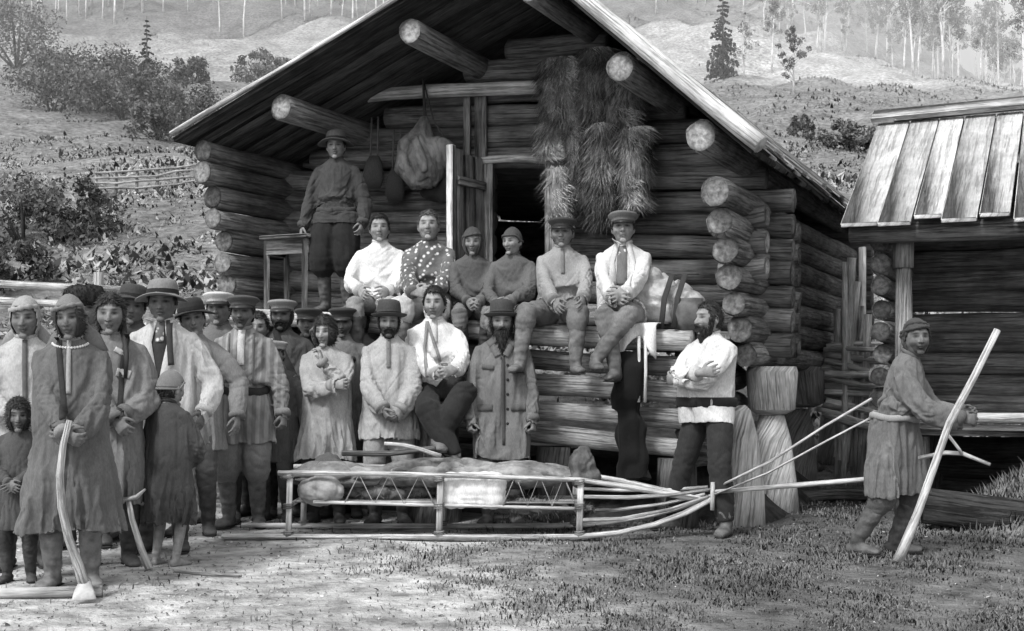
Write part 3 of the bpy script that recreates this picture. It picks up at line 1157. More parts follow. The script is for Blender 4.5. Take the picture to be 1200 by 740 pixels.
def dress():
    """let the cloth of the coats and shirts hang on the bodies, keep the result, then add trim"""
    cols, ob = [], []
    for topo, root, top, _ in SIM:
        c_ = bpy.data.collections.new('tmp')
        for o in root.children:
            if o.name.split('.')[0] in ('body', 'trousers'):
                o.modifiers.new('c', 'COLLISION')
                o.collision.thickness_outer = .004
                o.collision.cloth_friction = 8
                c_.objects.link(o)
                ob.append(o)
        cols.append(c_)
        md = topo.modifiers.new('cloth', 'CLOTH')
        s = md.settings
        s.quality = 5
        s.mass = .14
        s.tension_stiffness = s.compression_stiffness = 26
        s.shear_stiffness = 4
        s.bending_stiffness = top.get('bend', .22)
        s.air_damping = 1.5
        s.vertex_group_mass = 'pin'
        s.shrink_min = -top.get('grow', .11)
        cs = md.collision_settings
        cs.distance_min = .006
        cs.collision_quality = 2
        cs.use_self_collision = False
        cs.collection = c_
        md.point_cache.frame_end = 60
        su_ = topo.modifiers.new('fine', 'SUBSURF')
        su_.levels = su_.render_levels = 1
    for f in range(1, 23):
        sc.frame_set(f)
    dg = bpy.context.evaluated_depsgraph_get()
    res = []
    for topo, root, top, _ in SIM:
        res.append(bpy.data.meshes.new_from_object(topo.evaluated_get(dg)))
    for (topo, root, top, post_), nm in zip(SIM, res):
        topo.modifiers.clear()
        old = topo.data
        nm.materials.clear()
        nm.materials.append(old.materials[0])
        topo.data = nm
        topo.vertex_groups.clear()
        bm = bmesh.new()
        bm.from_mesh(nm)
        bmesh.ops.smooth_vert(bm, verts=bm.verts, factor=.35, use_axis_x=True, use_axis_y=True, use_axis_z=True)
        bm.to_mesh(nm)
        bm.free()
        nm.update()
        displace(nm, post_)
        nm.polygons.foreach_set('use_smooth', [True] * len(nm.polygons))
        set_tint(nm, [1.0] * len(nm.vertices))
        so2 = topo.modifiers.new('cloth_thickness', 'SOLIDIFY')
        so2.thickness = .004
    for o in ob:
        o.modifiers.clear()
    for c_ in cols:
        bpy.data.collections.remove(c_)
    sc.frame_set(1)
    for f in FINISH:
        f()
# ------------------------------------------------------------------ the cast
LINEN = .42
GC = 'villagers standing in a crowd at the left'
GP = 'people sitting along the platform edge'


def placket(c, z0=1.44, z1=1.15, v=.12, w_=.035, x=0.0):
    c['drape']('placket', [(x, z0), (x + .004, z1)], w_, cloth(v))


def buttons(c, xs, zs, v=.05, r=.009):
    mb = MB()
    for x in xs:
        for z in zs:
            h = c['bvh'].ray_cast(V((x, -1.5, z)), V((0, 1, 0)))
            if h[0] is not None:
                ellipsoid(mb, h[0] + V((0, -.004, 0)), (r, .005, r), 8, 5)
    if mb.v:
        mb.build('button', cloth(v), c['top'])


def seam(c, zs, half, v):
    for z in zs:
        c['drape']('hem_trim', [(-half, z), (0, z - .006), (half, z)], .018, cloth(v))


def ex_woman(c):
    placket(c, 1.44, 1.12, .30, .024)
    c['drape']('lapel', [(-.06, 1.44), (-.035, 1.2), (-.01, .98)], .03, cloth(.035))
    mb = MB()
    pts_ = []
    for i in range(17):
        a = -1.3 + 2.6 * i / 16
        h = c['bvh'].ray_cast(V((.10 * math.sin(a), -1.5, 1.415 - .035 * math.cos(a))), V((0, 1, 0)))
        if h[0] is not None:
            ellipsoid(mb, h[0] + V((0, -.006, 0)), (.008, .007, .008), 8, 5)
            pts_.append(h[0] + V((0, -.006, 0)))
    tube(mb, [(p_[0], p_[1], p_[2]) for p_ in pts_], [.004] * len(pts_), 6)
    mb.build('necklace', cloth(.55), c['root'])


def ex_braids(c):
    c['drape']('lapel', [(-.10, 1.43), (-.05, 1.2), (-.06, .9)], .032, cloth(.5))
    c['drape']('lapel', [(.10, 1.43), (.07, 1.2), (.06, .85)], .032, cloth(.03))
    c['drape']('breast_patch', [(.04, 1.20), (.12, 1.18)], .05, cloth(.30, 'floral'))
    c['drape']('breast_patch', [(.03, 1.34), (.10, 1.30)], .03, cloth(.3, 'floral'))


def ex_light_coat(c):
    d = c['drape']
    d('vest', [(-.004, 1.44), (.0, 1.08)], .12, cloth(.04), .004)
    d('shirt_front', [(0, 1.43), (0, 1.30)], .05, cloth(.10, 'floral'), .009)
    d('lapel', [(-.05, 1.44), (-.075, 1.30), (-.03, 1.06)], .055, cloth(.40), .012)
    d('lapel', [(.05, 1.44), (.075, 1.30), (.03, 1.06)], .055, cloth(.44), .012)
    d('scarf', [(.05, 1.44), (.075, 1.16)], .035, cloth(.05), .016)


def ex_tunic(c):
    placket(c, 1.43, 1.17, .48, .05, .0)
    c['drape']('pleat', [(-.09, 1.40), (-.085, 1.06)], .012, cloth(.13))
    c['drape']('pleat', [(.085, 1.40), (.09, 1.06)], .012, cloth(.13))
    c['drape']('belt_end', [(.02, 1.0), (.03, .78)], .03, cloth(.34), .012)


def ex_buttons(c):
    placket(c, 1.43, 1.2, .16, .03)
    buttons(c, [0], [1.40, 1.34, 1.28, 1.22])


def ex_coat_man(c):
    d = c['drape']
    d('placket', [(.012, 1.42), (.016, .62)], .022, cloth(.06), .005)
    for s_ in (-1, 1):
        d('collar_flap', [(s_ * .025, 1.44), (s_ * .105, 1.375)], .05, cloth(.10), .014)
        d('lapel', [(s_ * .075, 1.37), (s_ * .03, 1.29)], .05, cloth(.115), .011)
    d('pocket_flap', [(-.15, 1.21), (-.06, 1.20)], .035, cloth(.085), .008)
    d('pocket_flap', [(.06, 1.20), (.15, 1.21)], .035, cloth(.085), .008)
    d('pocket_flap', [(-.18, .90), (-.07, .90)], .05, cloth(.085), .008)
    d('pocket_flap', [(.07, .90), (.18, .90)], .05, cloth(.085), .008)
    d('badge', [(.12, 1.262), (.15, 1.25)], .018, cloth(.6), .01)
    buttons(c, [.045], [1.33, 1.22, 1.11, 1.0, .89, .78], .025, .011)


def ex_braces(c):
    c['drape']('brace', [(-.055, .60), (.035, .33), (.06, .18)], .022, cloth(.22), .008)
    c['drape']('brace', [(-.055, .60), (-.07, .40), (-.05, .18)], .022, cloth(.22), .008)
    placket(c, .62, .44, .5, .04)


def ex_sash(c):
    c['drape']('sash', [(-.05, 1.44), (.02, 1.25), (.12, 1.05)], .05, cloth(.03))
    buttons(c, [-.07], [1.36, 1.28, 1.20], .4)


def ex_jacket_open(c):
    d = c['drape']
    d('shirt_front', [(0, .60), (.0, .30)], .075, cloth(.16), .004)
    d('lapel', [(-.04, .63), (-.075, .48), (-.05, .22)], .04, cloth(.50), .012)
    d('lapel', [(.04, .63), (.08, .48), (.06, .22)], .04, cloth(.50), .012)


def stand_hands(sx=.27, y=-.06, z=.84):
    return {1: (sx, y, z), -1: (-sx, y, z)}


FR = {1: (.03, -.24, .95), -1: (-.035, -.25, .95)}    # hands joined in front
ELO = {1: (.9, .5, -.3), -1: (-.9, .5, -.3)}

# -- left crowd, near to far
person('woman in long dark belted coat and rolled headscarf gripping a curved adze handle', wx(84, 6.6), 6.6, 1.57, yaw=12, head=(-6, 6, -4), lean=5,
       wr={1: (.045, -.27, .905), -1: (.0, -.30, .90)}, el=ELO, hand={1: (-.8, -.3, -.35), -1: (.75, -.4, -.4)}, thumb={1: (-.2, -.4, .8), -1: (.2, -.4, .8)}, curl=.8,
       top=dict(val=.105, hem=.46, flare=.40, bag=1.10, name='coat', colv=.2, fold=1.35), legs=dict(val=.07, bag=1.25), boots=.15, hat='scarf', hatv=.15, hair='bob', skin=.55, wide=1.10, nose=.4, hs=1.06, extra=ex_woman)
person('light coated villager in a pale headscarf at the left end of the crowd', wx(30, 7.25), 7.25, 1.60, yaw=18, head=(-8, 4, 0), wr=FR, el=ELO,
       top=dict(val=.36, hem=.52, flare=.32, bag=1.08, name='coat', fold=1.3), legs=dict(val=.1), hat='scarf', hatv=.26, hair='short', skin=.6, wide=1.08, nose=.4, extra=lambda c: placket(c, 1.42, 1.05, .10, .03))
person('small dark faced child at the bottom left edge, lower than everyone', wx(22, 6.75), 6.75, .99, sim=False, yaw=10, hs=1.32, head=(10, 5, 0), wr=FR, el=ELO,
       top=dict(val=.07, hem=.5, flare=.26, bag=1.0), legs=dict(val=.05), hat=None, hair='bob', skin=.55, wide=1.1, nose=.3)
person('bareheaded woman with pale trimmed dark coat standing behind the adze woman', wx(130, 7.3), 7.3, 1.63, yaw=14, head=(-4, 3, 0), wr={1: (.09, -.22, .95), -1: (.05, -.27, .90)}, el=ELO,
       hand={1: (-.5, -.3, -.7), -1: (.5, -.3, -.6)}, curl=.7,
       top=dict(val=.17, hem=.50, flare=.33, bag=1.05, name='coat', fold=1.2), legs=dict(val=.06), boots=.05, hair='long', skin=.72, wide=1.08, nose=.4, extra=ex_braids)
person('man in open pale jacket over dark vest and wide brim hat', wx(191, 7.95), 7.95, 1.75, yaw=4, head=(2, 3, 0), wr={1: (.27, -.10, .87), -1: (-.12, -.25, .98)},
       top=dict(val=.43, hem=.76, flare=.27, bag=1.06, name='jacket'), legs=dict(val=.16), hat='brim', hatv=.17, band=.02, hair='short', skin=.5, nose=.7, extra=ex_light_coat)
person('barefoot child in dark smock and round cap seen from behind', wx(196, 7.3), 7.3, 1.14, yaw=160, hs=1.28, head=(-12, 8, 0), lean=4, wr={1: (.13, -.24, .92), -1: (-.12, -.24, .95)},
       top=dict(val=.06, hem=.53, flare=.44, bag=1.3, name='smock', fold=1.5), legs=dict(val=.09, cut=.12, bag=.8, tuck=False), barefoot=True, hat='beanie', hatv=.17, hair='short', skin=.9, wide=1.05)
person('man in a shaggy dark fur hat behind the headscarved women', wx(100, 8.2), 8.2, 1.72, sim=False, yaw=12, head=(6, 2, 0), top=dict(val=.16, hem=.6, flare=.26), hat='fur', hatv=.03, skin=.8)
person('man in tilted dark felt hat behind the pale jacket', wx(155, 8.55), 8.55, 1.76, sim=False, yaw=8, head=(8, 4, 8), top=dict(val=.08, hem=.6, flare=.25), hat='brim', hatv=.045, skin=.75, nose=.5)
person('villager shaded by a floppy dark hat behind the tunic man', wx(226, 8.75), 8.75, 1.68, sim=False, yaw=5, head=(10, 6, -10), top=dict(val=.20, hem=.6, flare=.25), hat='brim', hatv=.03, skin=.8, nose=.5)
person('man in pale peaked cap farthest back in the crowd', wx(257, 9.55), 9.55, 1.80, sim=False, yaw=0, head=(0, 0, 0), top=dict(val=.12, hem=.6, flare=.25), hat='cap', hatv=.45, skin=.7)
person('man in striped grey tunic with dark sash and peaked cap', wx(285, 9.2), 9.2, 1.75, yaw=2, head=(-3, 0, 0), wr={1: (.30, -.09, .82), -1: (-.30, -.08, .82)}, curl=.9,
       top=dict(val=.22, kind='stripe', hem=.64, flare=.29, bag=1.16, belt=.03, beltz=.99, beltw=.03, fold=1.35), legs=dict(val=.17, bag=1.28), boots=.11, hat='cap', hatv=.07, skin=.62, stub=.6, extra=ex_tunic)
person('young person in a pale cap squeezed between two taller men', wx(323, 9.55), 9.55, 1.42, sim=False, yaw=-6, hs=1.08, head=(-4, 4, 0), top=dict(val=.10, hem=.55, flare=.23), hat='cap', hatv=.40, skin=.9, wide=1.04, nose=.5)
person('moustached man in dark shirt with light fronted peaked cap', wx(331, 9.98), 9.98, 1.77, yaw=3, head=(-5, 2, 0), wr={1: (.26, -.04, .84), -1: (-.25, -.05, .84)},
       top=dict(val=.075, hem=.62, flare=.25, belt=.02), legs=dict(val=.05), hat='cap', hatv=.20, skin=.72, stub=.75, beard=dict(len=.01, thick=.03), extra=ex_sash)
person('man in flat dark cap half hidden behind the dark shirted man', wx(361, 10.32), 10.32, 1.72, sim=False, yaw=-4, head=(8, 2, 0), top=dict(val=.05, hem=.6, flare=.25), hat='cap', hatv=.05, skin=.8)
person('girl in pale belted dress raising her hand to her mouth', wx(382, 9.42), 9.42, 1.60, yaw=-6, hs=1.06, head=(-8, 6, 0), wr={1: (.025, -.235, 1.31), -1: (.12, -.25, 1.12)},
       el={1: (.6, -.2, -1), -1: (-.9, .1, -.6)}, hand={1: (-.25, .3, .9), -1: (.9, -.1, .1)}, thumb={1: (-.2, .9, .3), -1: (0, 0, 1)}, curl=.7,
       top=dict(val=.30, hem=.62, flare=.32, bag=1.06, name='dress', fold=1.1), legs=dict(val=.03), boots=.025, hair='bob', skin=1.15, wide=1.02, nose=.5)
person('villager in low dark cap behind the girl in the pale dress', wx(402, 9.85), 9.85, 1.70, sim=False, yaw=-6, head=(8, 6, 0), top=dict(val=.14, hem=.6, flare=.25), hat='cap', hatv=.04, skin=.7, stub=.5)
person('bearded man in round dark hat looking over the girl', wx(421, 10.15), 10.15, 1.73, sim=False, yaw=-5, head=(0, 3, 0), top=dict(val=.16, hem=.6, flare=.25), hat='bowler', hatv=.045, skin=.7, beard=dict(len=.02, thick=.05))
person('man in pale linen tunic with both hands lowered in front', wx(456, 9.35), 9.35, 1.68, yaw=2, head=(2, 3, 0), wr={1: (.09, -.24, .89), -1: (-.03, -.26, .90)}, el={1: (1, .35, -.2), -1: (-1, .35, -.2)},
       hand={1: (-.55, -.2, -.7), -1: (.4, -.3, -.8)}, curl=.8,
       top=dict(val=.32, hem=.74, flare=.30, bag=1.18, fold=1.3), legs=dict(val=.26, bag=1.1), hat='bowler', hatv=.05, skin=.7, stub=.7, beard=dict(len=.008, thick=.03), extra=ex_buttons)
person('young man in white shirt and braces sitting with one leg raised', wx(509, 9.45), 9.45, 1.74, z0=.93, yaw=3, pose='sit', head=(-8, 2, 0), wr={1: (.16, -.34, .24), -1: (.02, -.33, .20)}, el={1: (.9, .3, -.3), -1: (-.9, .3, -.3)},
       hand={1: (-.85, -.4, -.2), -1: (.85, -.5, -.1)}, curl=.7, ank={1: (.02, -.36, -.27), -1: (.16, -.40, -.40)}, knee={1: (.7, -1, .5), -1: (-.3, -1, .3)},
       top=dict(val=.62, hem=.8, flare=.2, name='shirt', lap=False), legs=dict(val=.025, tuck=False, bag=1.2), boots=.12, hair='short', skin=1.1, stub=.25, extra=ex_braces)
person('full bearded man in long grey buttoned overcoat and dark hat', wx(588, 9.3), 9.3, 1.68, yaw=0, head=(2, 3, 0), wr={1: (.235, -.13, .80), -1: (-.235, -.13, .80)}, curl=1.2,
       top=dict(val=.135, hem=.60, flare=.28, bag=1.14, name='overcoat', fold=.9), legs=dict(val=.08, bag=1.1), boots=.12, hat='bowler', hatv=.05, skin=.8, beard=dict(len=.12, thick=.13, mouth=False), extra=ex_coat_man)


def ex_folded(c):
    mb = MB()
    ring = []
    for j in range(33):
        a = 2 * math.pi * j / 32
        p = c['T']((0, 0, .95))
        d = V((math.sin(a), -math.cos(a), 0))
        h = c['bvh'].ray_cast(p, d)
        r = min(h[3], .23) if h[0] is not None else .17
        ring.append(p + d * (r + .008))
    tube(mb, ring, [(.036, .010)] * 33, 8, ref=V((0, 0, 1)))
    mb.build('belt', cloth(.02), c['root'])
    b = MB()
    ellipsoid(b, ring[3] + V((0, 0, -.0)), (.022, .008, .03), 10, 6)
    b.build('buckle', M_METAL, c['root'])


person('bearded bareheaded man in white shirt with folded arms', wx(832, 8.85), 8.85, 1.68, yaw=-42, head=(-22, 0, 0), wr={1: (-.13, -.245, 1.10), -1: (.11, -.285, 1.16)},
       el={1: (1, -.35, -.75), -1: (-1, -.35, -.75)}, hand={1: (-.9, .25, .2), -1: (.9, .2, .1)}, thumb={1: (0, -.2, 1), -1: (0, -.2, 1)}, curl=.6,
       ank={1: (.19, -.09, .085), -1: (-.30, -.05, .085)},
       top=dict(val=.52, hem=.83, flare=.20, bag=1.06, name='shirt', sleeve=.8, fold=.7), legs=dict(val=.03, bag=1.05, tuck=False), boots=.10, hair='short', skin=1.0, beard=dict(len=.05, thick=.08), hairv=.03, extra=ex_folded)

person('bareheaded dark haired villager peeking between the striped tunic man and the pale capped youth', wx(303, 9.95), 9.95, 1.66, sim=False, yaw=-4, head=(4, 4, 6), top=dict(val=.16, hem=.6, flare=.25), hat=None, hair='short', skin=.9)
person('villager in pale headscarf peering past the moustached man', wx(377, 10.25), 10.25, 1.60, sim=False, yaw=-6, head=(6, 4, -6), top=dict(val=.22, hem=.6, flare=.25), hat='scarf', hatv=.35, skin=.85)

# -- the man hauling the sledge
person('man in belted pale smock leaning into the sledge ropes with a staff', wx(1054, 7.75), 7.75, 1.53, yaw=60, head=(-58, -4, 0), lean=15, hs=1.08, pelvis=(0, .05, .89),
       wr={1: (.10, -.40, 1.00), -1: (-.06, -.42, .96)}, el={1: (.8, .6, -.8), -1: (-.8, .6, -.8)}, hand={1: (-.1, -1, .05), -1: (.2, -1, .0)}, thumb={1: (-.4, 0, 1), -1: (.4, 0, 1)}, curl=1.0,
       ank={1: (.12, .06, .085), -1: (-.12, .27, .09)}, knee={1: (.1, -1, 0), -1: (-.1, -1, 0)},
       top=dict(val=.135, hem=.52, flare=.36, bag=1.35, belt=.30, beltz=1.0, name='smock', fold=1.3), legs=dict(val=.10, bag=1.2), boots=.10, hat='turban', hatv=.05, hair='short', skin=.5, stub=.6, wide=1.06)

# -- the platform (cabin axes)
CO, SI = math.cos(R(25)), math.sin(R(25))
U0 = V((-2.22, 12.19, 0))


def P(u, v, z):
    return V((U0.x + CO * u + SI * v, U0.y - SI * u + CO * v, z - .06 * (u - 4)))


CROT = -25


def on_deck(px, v=-1.34):
    """the spot on the platform edge seen at photo column px"""
    r_ = (px - 600) / F
    x0, y0 = U0.x + SI * v, U0.y + CO * v
    u = (r_ * y0 - x0) / (CO + r_ * SI)
    return u, P(u, v, 1.5)


u, p = on_deck(394, -.95)
person('man in dark belted shirt and brim hat standing on the platform', p.x, p.y, 1.60, z0=p.z + .005, yaw=-6, head=(6, 4, 0), wr={1: (.27, -.09, .83), -1: (-.30, -.07, .80)}, curl=.6,
       top=dict(val=.05, hem=.80, flare=.215, bag=1.04, belt=.055, beltz=.955, fold=.9), legs=dict(val=.02, bag=1.55), boots=.09, hat='brim', hatv=.07, skin=.85, group=None)
SITW = {1: (.10, -.24, .16), -1: (-.06, -.26, .16)}
u, p = on_deck(443)
person('seated man in white blouse with dark parted hair', p.x, p.y, 1.66, z0=p.z, yaw=-2, pose='sit', head=(8, -2, 0), wr={1: (.12, -.25, .19), -1: (-.12, -.25, .19)}, el=ELO, top=dict(val=.62, name='blouse'), legs=dict(val=.25), boots=.06, hair='short', skin=1.0, group=GP)
u, p = on_deck(500)
person('seated bareheaded man in dark shirt patterned with pale flowers', p.x, p.y, 1.72, z0=p.z, yaw=-6, pose='sit', head=(6, -4, 0), wr={1: (.13, -.30, .17), -1: (-.05, -.32, .16)}, el={1: (1, .2, -.2), -1: (-1, .2, -.2)},
       hand={1: (-.9, -.3, -.1), -1: (.9, -.3, 0)}, top=dict(val=.10, kind='floral', bag=1.12), legs=dict(val=.50, bag=1.3), boots=.1, hat=None, hair='short', hairv=.10, skin=1.1, group=GP)
u, p = on_deck(554)
person('seated dark hooded child against the open door leaf', p.x, p.y, 1.42, z0=p.z, yaw=4, pose='sit', hs=1.10, head=(-4, 4, 0), wr={1: (.06, -.26, .16), -1: (-.06, -.26, .16)}, el=ELO, top=dict(val=.085, hem=.8, bag=1.05), legs=dict(val=.16), hat='hood', hatv=.06, hair=None, ank={1: (.09, -.20, -.34), -1: (-.09, -.20, -.34)}, skin=.75, wide=1.06, nose=.4, group=GP)
u, p = on_deck(600)
person('seated youth in dark smock and dark skullcap beside the doorway', p.x, p.y, 1.44, z0=p.z, yaw=-8, pose='sit', hs=1.06, head=(-24, 6, 0), lean=6, wr={1: (.02, -.28, .17), -1: (-.10, -.26, .14)}, el=ELO, top=dict(val=.10, bag=1.08), legs=dict(val=.20), hat='beanie', hatv=.06, hair='short', ank={1: (.10, -.18, -.34), -1: (-.10, -.18, -.34)}, skin=.95, nose=.6, group=GP)
u, p = on_deck(659)
person('seated man in grey linen tunic with dark band cap', p.x, p.y, 1.62, z0=p.z, yaw=-2, pose='sit', head=(-6, 0, 0), wr={1: (.16, -.32, .18), -1: (-.05, -.34, .12)}, el={1: (1, .25, -.2), -1: (-1, .25, -.2)},
       ank={1: (.10, -.36, -.33), -1: (-.34, -.30, -.32)}, knee={1: (.1, -1, .2), -1: (-.5, -1, .2)},
       top=dict(val=.26, bag=1.12, fold=1.2), legs=dict(val=.14, bag=1.15), boots=.13, hat='cap', hatv=.05, skin=.75, wide=1.06, nose=.5, group=GP, extra=lambda c: placket(c, .60, .40, .17, .03))
u, p = on_deck(729)
person('seated young man in open white jacket and soft cap, ankles crossed', p.x, p.y, 1.72, z0=p.z, yaw=-10, pose='sit', head=(4, -2, 0), wr={1: (.04, -.38, .19), -1: (-.03, -.36, .17)}, el={1: (1, .1, -.2), -1: (-1, .1, -.2)},
       hand={1: (-.7, -.6, -.2), -1: (.7, -.6, -.2)}, ank={1: (-.16, -.36, -.26), -1: (-.02, -.30, -.33)}, knee={1: (.2, -1, .3), -1: (-.1, -1, .3)},
       top=dict(val=.55, bag=1.06, name='jacket'), legs=dict(val=.16), boots=.10, hat='cap', hatv=.14, skin=1.0, group=GP, extra=ex_jacket_open)

dress()
# ------------------------------------------------------------------ the log storehouse
AX_U, AX_V = V((CO, -SI, -.06)), V((SI, CO, 0))


def log(mb, a, b, r, n=18, tint=None, seg=14, bumpy=.17, flat=1.0, jit=.012):
    a, b = V(a), V(b)
    pts, rr = [], []
    d = b - a
    ph = random.random() * 6
    tp = random.uniform(.92, 1.08)
    for i in range(seg + 1):
        f = i / seg
        pts.append(a + d * f + V((random.gauss(0, jit * .3), random.gauss(0, jit * .3), jit * math.sin(f * 5 + ph))))
        rr.append((r * (tp + (1 / tp - tp) * f), r * flat * (tp + (1 / tp - tp) * f)))
    t = tint if tint is not None else random.uniform(.65, 1.3)
    tube(mb, pts, rr, n, ref=V((0, 0, 1)), tint=t, bumpy=bumpy)


def end_grain(mb, c, nrm, r, tint=1.0):
    if isinstance(mb, list):
        q = mb[0]()
        end_grain(q, c, nrm, r, tint)
        q.build('log_end', M_END)
        return
    _end_grain(mb, c, nrm, r, tint)


def _end_grain(mb, c, nrm, r, tint=1.0):
    """the sawn end of a log: a shallow disc with rings, standing proud of the log's end"""
    nrm = V(nrm).normalized()
    a, b = frame_of(nrm, V((0, 0, 1)))
    vs, fs, tt = [V(c) + nrm * .006], [], [tint * 1.05]
    n = 16
    rn = random.random() * 40
    for k, q in enumerate((.35, .7, .97)):
        for j in range(n):
            an = 6.2832 * j / n
            vs.append(V(c) + nrm * (.006 - .003 * k) + (a * math.cos(an) + b * math.sin(an)) * r * q * (1 + .10 * noise.noise(V((math.cos(an) * 1.4 + rn, math.sin(an) * 1.4, 0)))))
            tt.append(tint * random.uniform(.55, 1.15) * (1 if k < 2 else .5))
    for j in range(n):
        fs.append((0, 1 + j, 1 + (j + 1) % n))
        for k in range(2):
            fs.append((1 + k * n + j, 1 + (k + 1) * n + j, 1 + (k + 1) * n + (j + 1) % n, 1 + k * n + (j + 1) % n))
    mb.add(vs, fs, None, tt)


W_ = 4.7
L_ = 4.3
RL = .102          # log radius
SP = .196          # log spacing
Z0 = 1.33          # centre of the lowest log (at u = 4)
RIDGE = (3.05, 4.42)
EL = (-.17, 2.93)
ER = (5.02, 2.74)
VF = -1.48         # front of the roof
M_LOG = wood(.20, 'old_log', .6)
M_LOGD = wood(.18, 'gable_log', .6)
M_END = mat('log_end', .27, .5, (30, 30, 30), bump=.5, bscale=(60, 60, 60))
M_PALE = wood(.42, 'pale_wood', .35)
M_GREY = wood(.26, 'grey_board', .5)
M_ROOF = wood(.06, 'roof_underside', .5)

cabin = empty('log_storehouse', P(4, -1.2, 1.5) * 1.0, 0, 'weathered log storehouse on stump legs with a deep gable porch and open door', 'building')
COFF = V(cabin.location)


class CMB(MB):
    """collects geometry given in world space and stores it relative to the cabin"""
    def build(s, name, m, parent=cabin, smooth=True, off=COFF):
        s.v = [tuple(V(p) - off) for p in s.v]
        return MB.build(s, name, m, parent, smooth)


def roof_z(u):
    if u < RIDGE[0]:
        f = (u - EL[0]) / (RIDGE[0] - EL[0])
        return EL[1] + (RIDGE[1] - EL[1]) * f
    f = (u - RIDGE[0]) / (ER[0] - RIDGE[0])
    return RIDGE[1] + (ER[1] - RIDGE[1]) * f


def u_at(z):
    fl = (z - EL[1]) / (RIDGE[1] - EL[1])
    fr = (RIDGE[1] - z) / (RIDGE[1] - ER[1])
    return EL[0] + fl * (RIDGE[0] - EL[0]), RIDGE[0] + fr * (ER[0] - RIDGE[0])


DOOR = (2.31, 2.83, 1.56, 2.93)
# front wall and gable
fw, ends = CMB(), [CMB]
lvl = 0
z = Z0 + SP / 2
while z < RIDGE[1] - .25:
    ul, ur = -.26, W_ + .28
    if z > 2.62:
        a, b = u_at(z + .16)
        ul, ur = max(-.26, a) if z > 2.95 else -.26, min(W_ + .28, b)
    spans = [(ul, ur)]
    if DOOR[2] - .08 < z < DOOR[3]:
        spans = [(ul, DOOR[0] - .05), (DOOR[1] + .05, ur)]
    for a, b in spans:
        rr = RL * random.uniform(.92, 1.05)
        log(fw, P(a, 0, z), P(b, 0, z), rr, 14, jit=.01)
        if b > W_ and z < 2.7:
            end_grain(ends, P(b + .0, 0, z), AX_U, rr * .93, random.uniform(.4, .8))
    z += SP
fw.build('front_wall', M_LOGD)
# side walls with the stepped porch wings
ZR = 7
right = CMB()
for i in range(ZR):
    z = Z0 + i * SP
    v0 = -.42 - .86 * min(1, (i / (ZR - 1)) ** .8) + random.uniform(-.04, .04)
    rr = RL * random.uniform(.95, 1.08)
    log(right, P(W_, v0, z), P(W_, L_ + .25, z), rr, 14, jit=.012)
    end_grain(ends, P(W_, v0, z) - AX_V * .012, -AX_V, rr * .95, random.uniform(.7, 1.25))
right.build('side_wall', M_LOG)
left = CMB()
i = 0
z = Z0
while z < 3.02:
    v0 = -.75 - .55 * min(1, i / 8) + random.uniform(-.06, .06)
    rr = RL * random.uniform(.95, 1.08)
    log(left, P(0, v0, z), P(0, L_ + .25, z), rr, 14, jit=.012)
    end_grain(ends, P(0, v0, z) - AX_V * .012, -AX_V, rr * .95, random.uniform(.5, 1.0))
    z += SP
    i += 1
left.build('side_wall', M_LOG)
# stub logs that cross the right corner between the wing logs
for i in range(6):
    z = Z0 + SP / 2 + i * SP
    for vv in ((-.62, .62) if i > 2 else (.62,)):
        st = CMB()
        log(st, P(W_ - .16, vv if vv > 0 else -.55, z), P(W_ + .2, vv if vv > 0 else -.55, z), RL * .85, 12, seg=3)
        st.build('corner_stub', M_LOG)
        end_grain(ends, P(W_ + .2, vv if vv > 0 else -.55, z), AX_U, RL * .8, random.uniform(.5, 1.0))
back = CMB()
z = Z0 + SP / 2
while z < RIDGE[1] - .25:
    a, b = u_at(z + .16)
    log(back, P(max(-.25, a) if z > 2.9 else -.25, L_, z), P(min(W_ + .25, b) if z > 2.6 else W_ + .25, L_, z), RL * 1.04, 12)
    z += SP
back.build('back_wall', M_LOGD)
# floor
fl = CMB()
for i in range(16):
    v0 = -1.30 + i * .36
    plank(fl, P(-.0, v0 + .16, 1.46), P(W_ - .08, v0 + .16, 1.46), .345, .05, tint=random.uniform(.7, 1.2))
fl.build('floor_boards', M_GREY)
lb_ = CMB()
for i in range(12):
    v0 = .12 + i * .345
    plank(lb_, P(.1, v0 + .17, 2.98), P(W_ - .75, v0 + .17, 2.98), .34, .04, tint=.6)
lb_.build('loft_boards', M_GREY)
# roof: two slopes of boards on purlins
rf = CMB()
nv = 27
for side in (0, 1):
    v = VF
    k = 0
    while v < L_ + .35:
        w_ = random.uniform(.19, .25)
        e = random.uniform(-.10, .03) if k > 2 else 0
        if side == 0:
            a, b = P(EL[0] - e * .4, v + w_ / 2, EL[1] - e * .18 + .03), P(RIDGE[0] + .02, v + w_ / 2, RIDGE[1] + .035)
        else:
            a, b = P(RIDGE[0], v + w_ / 2, RIDGE[1] + .03), P(ER[0] + e, v + w_ / 2, ER[1] - e * .85 + .03)
        nrm = (b - a).cross(AX_V)
        if nrm.z < 0:
            nrm = -nrm
        plank(rf, a, b, w_ - .006, .045, nrm.normalized(), random.uniform(.6, 1.4))
        v += w_
        k += 1
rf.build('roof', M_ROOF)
# pale verge boards on the roof edge
vb = CMB()
for (a, b, wd) in ((P(EL[0] - .04, VF + .03, EL[1] + .085), P(RIDGE[0], VF + .03, RIDGE[1] + .085), .034), (P(RIDGE[0] - .02, VF + .03, RIDGE[1] + .10), P(ER[0] + .04, VF + .03, ER[1] + .09), .10)):
    mb_ = CMB()
    n_ = (b - a).cross(AX_V)
    n_ = n_ if n_.z > 0 else -n_
    log(mb_, a, b, wd * .62, 10, tint=1.0, seg=12, bumpy=.12, flat=1.5)
    mb_.build('verge_pole', wood(.62, 'bleached_wood', .25))
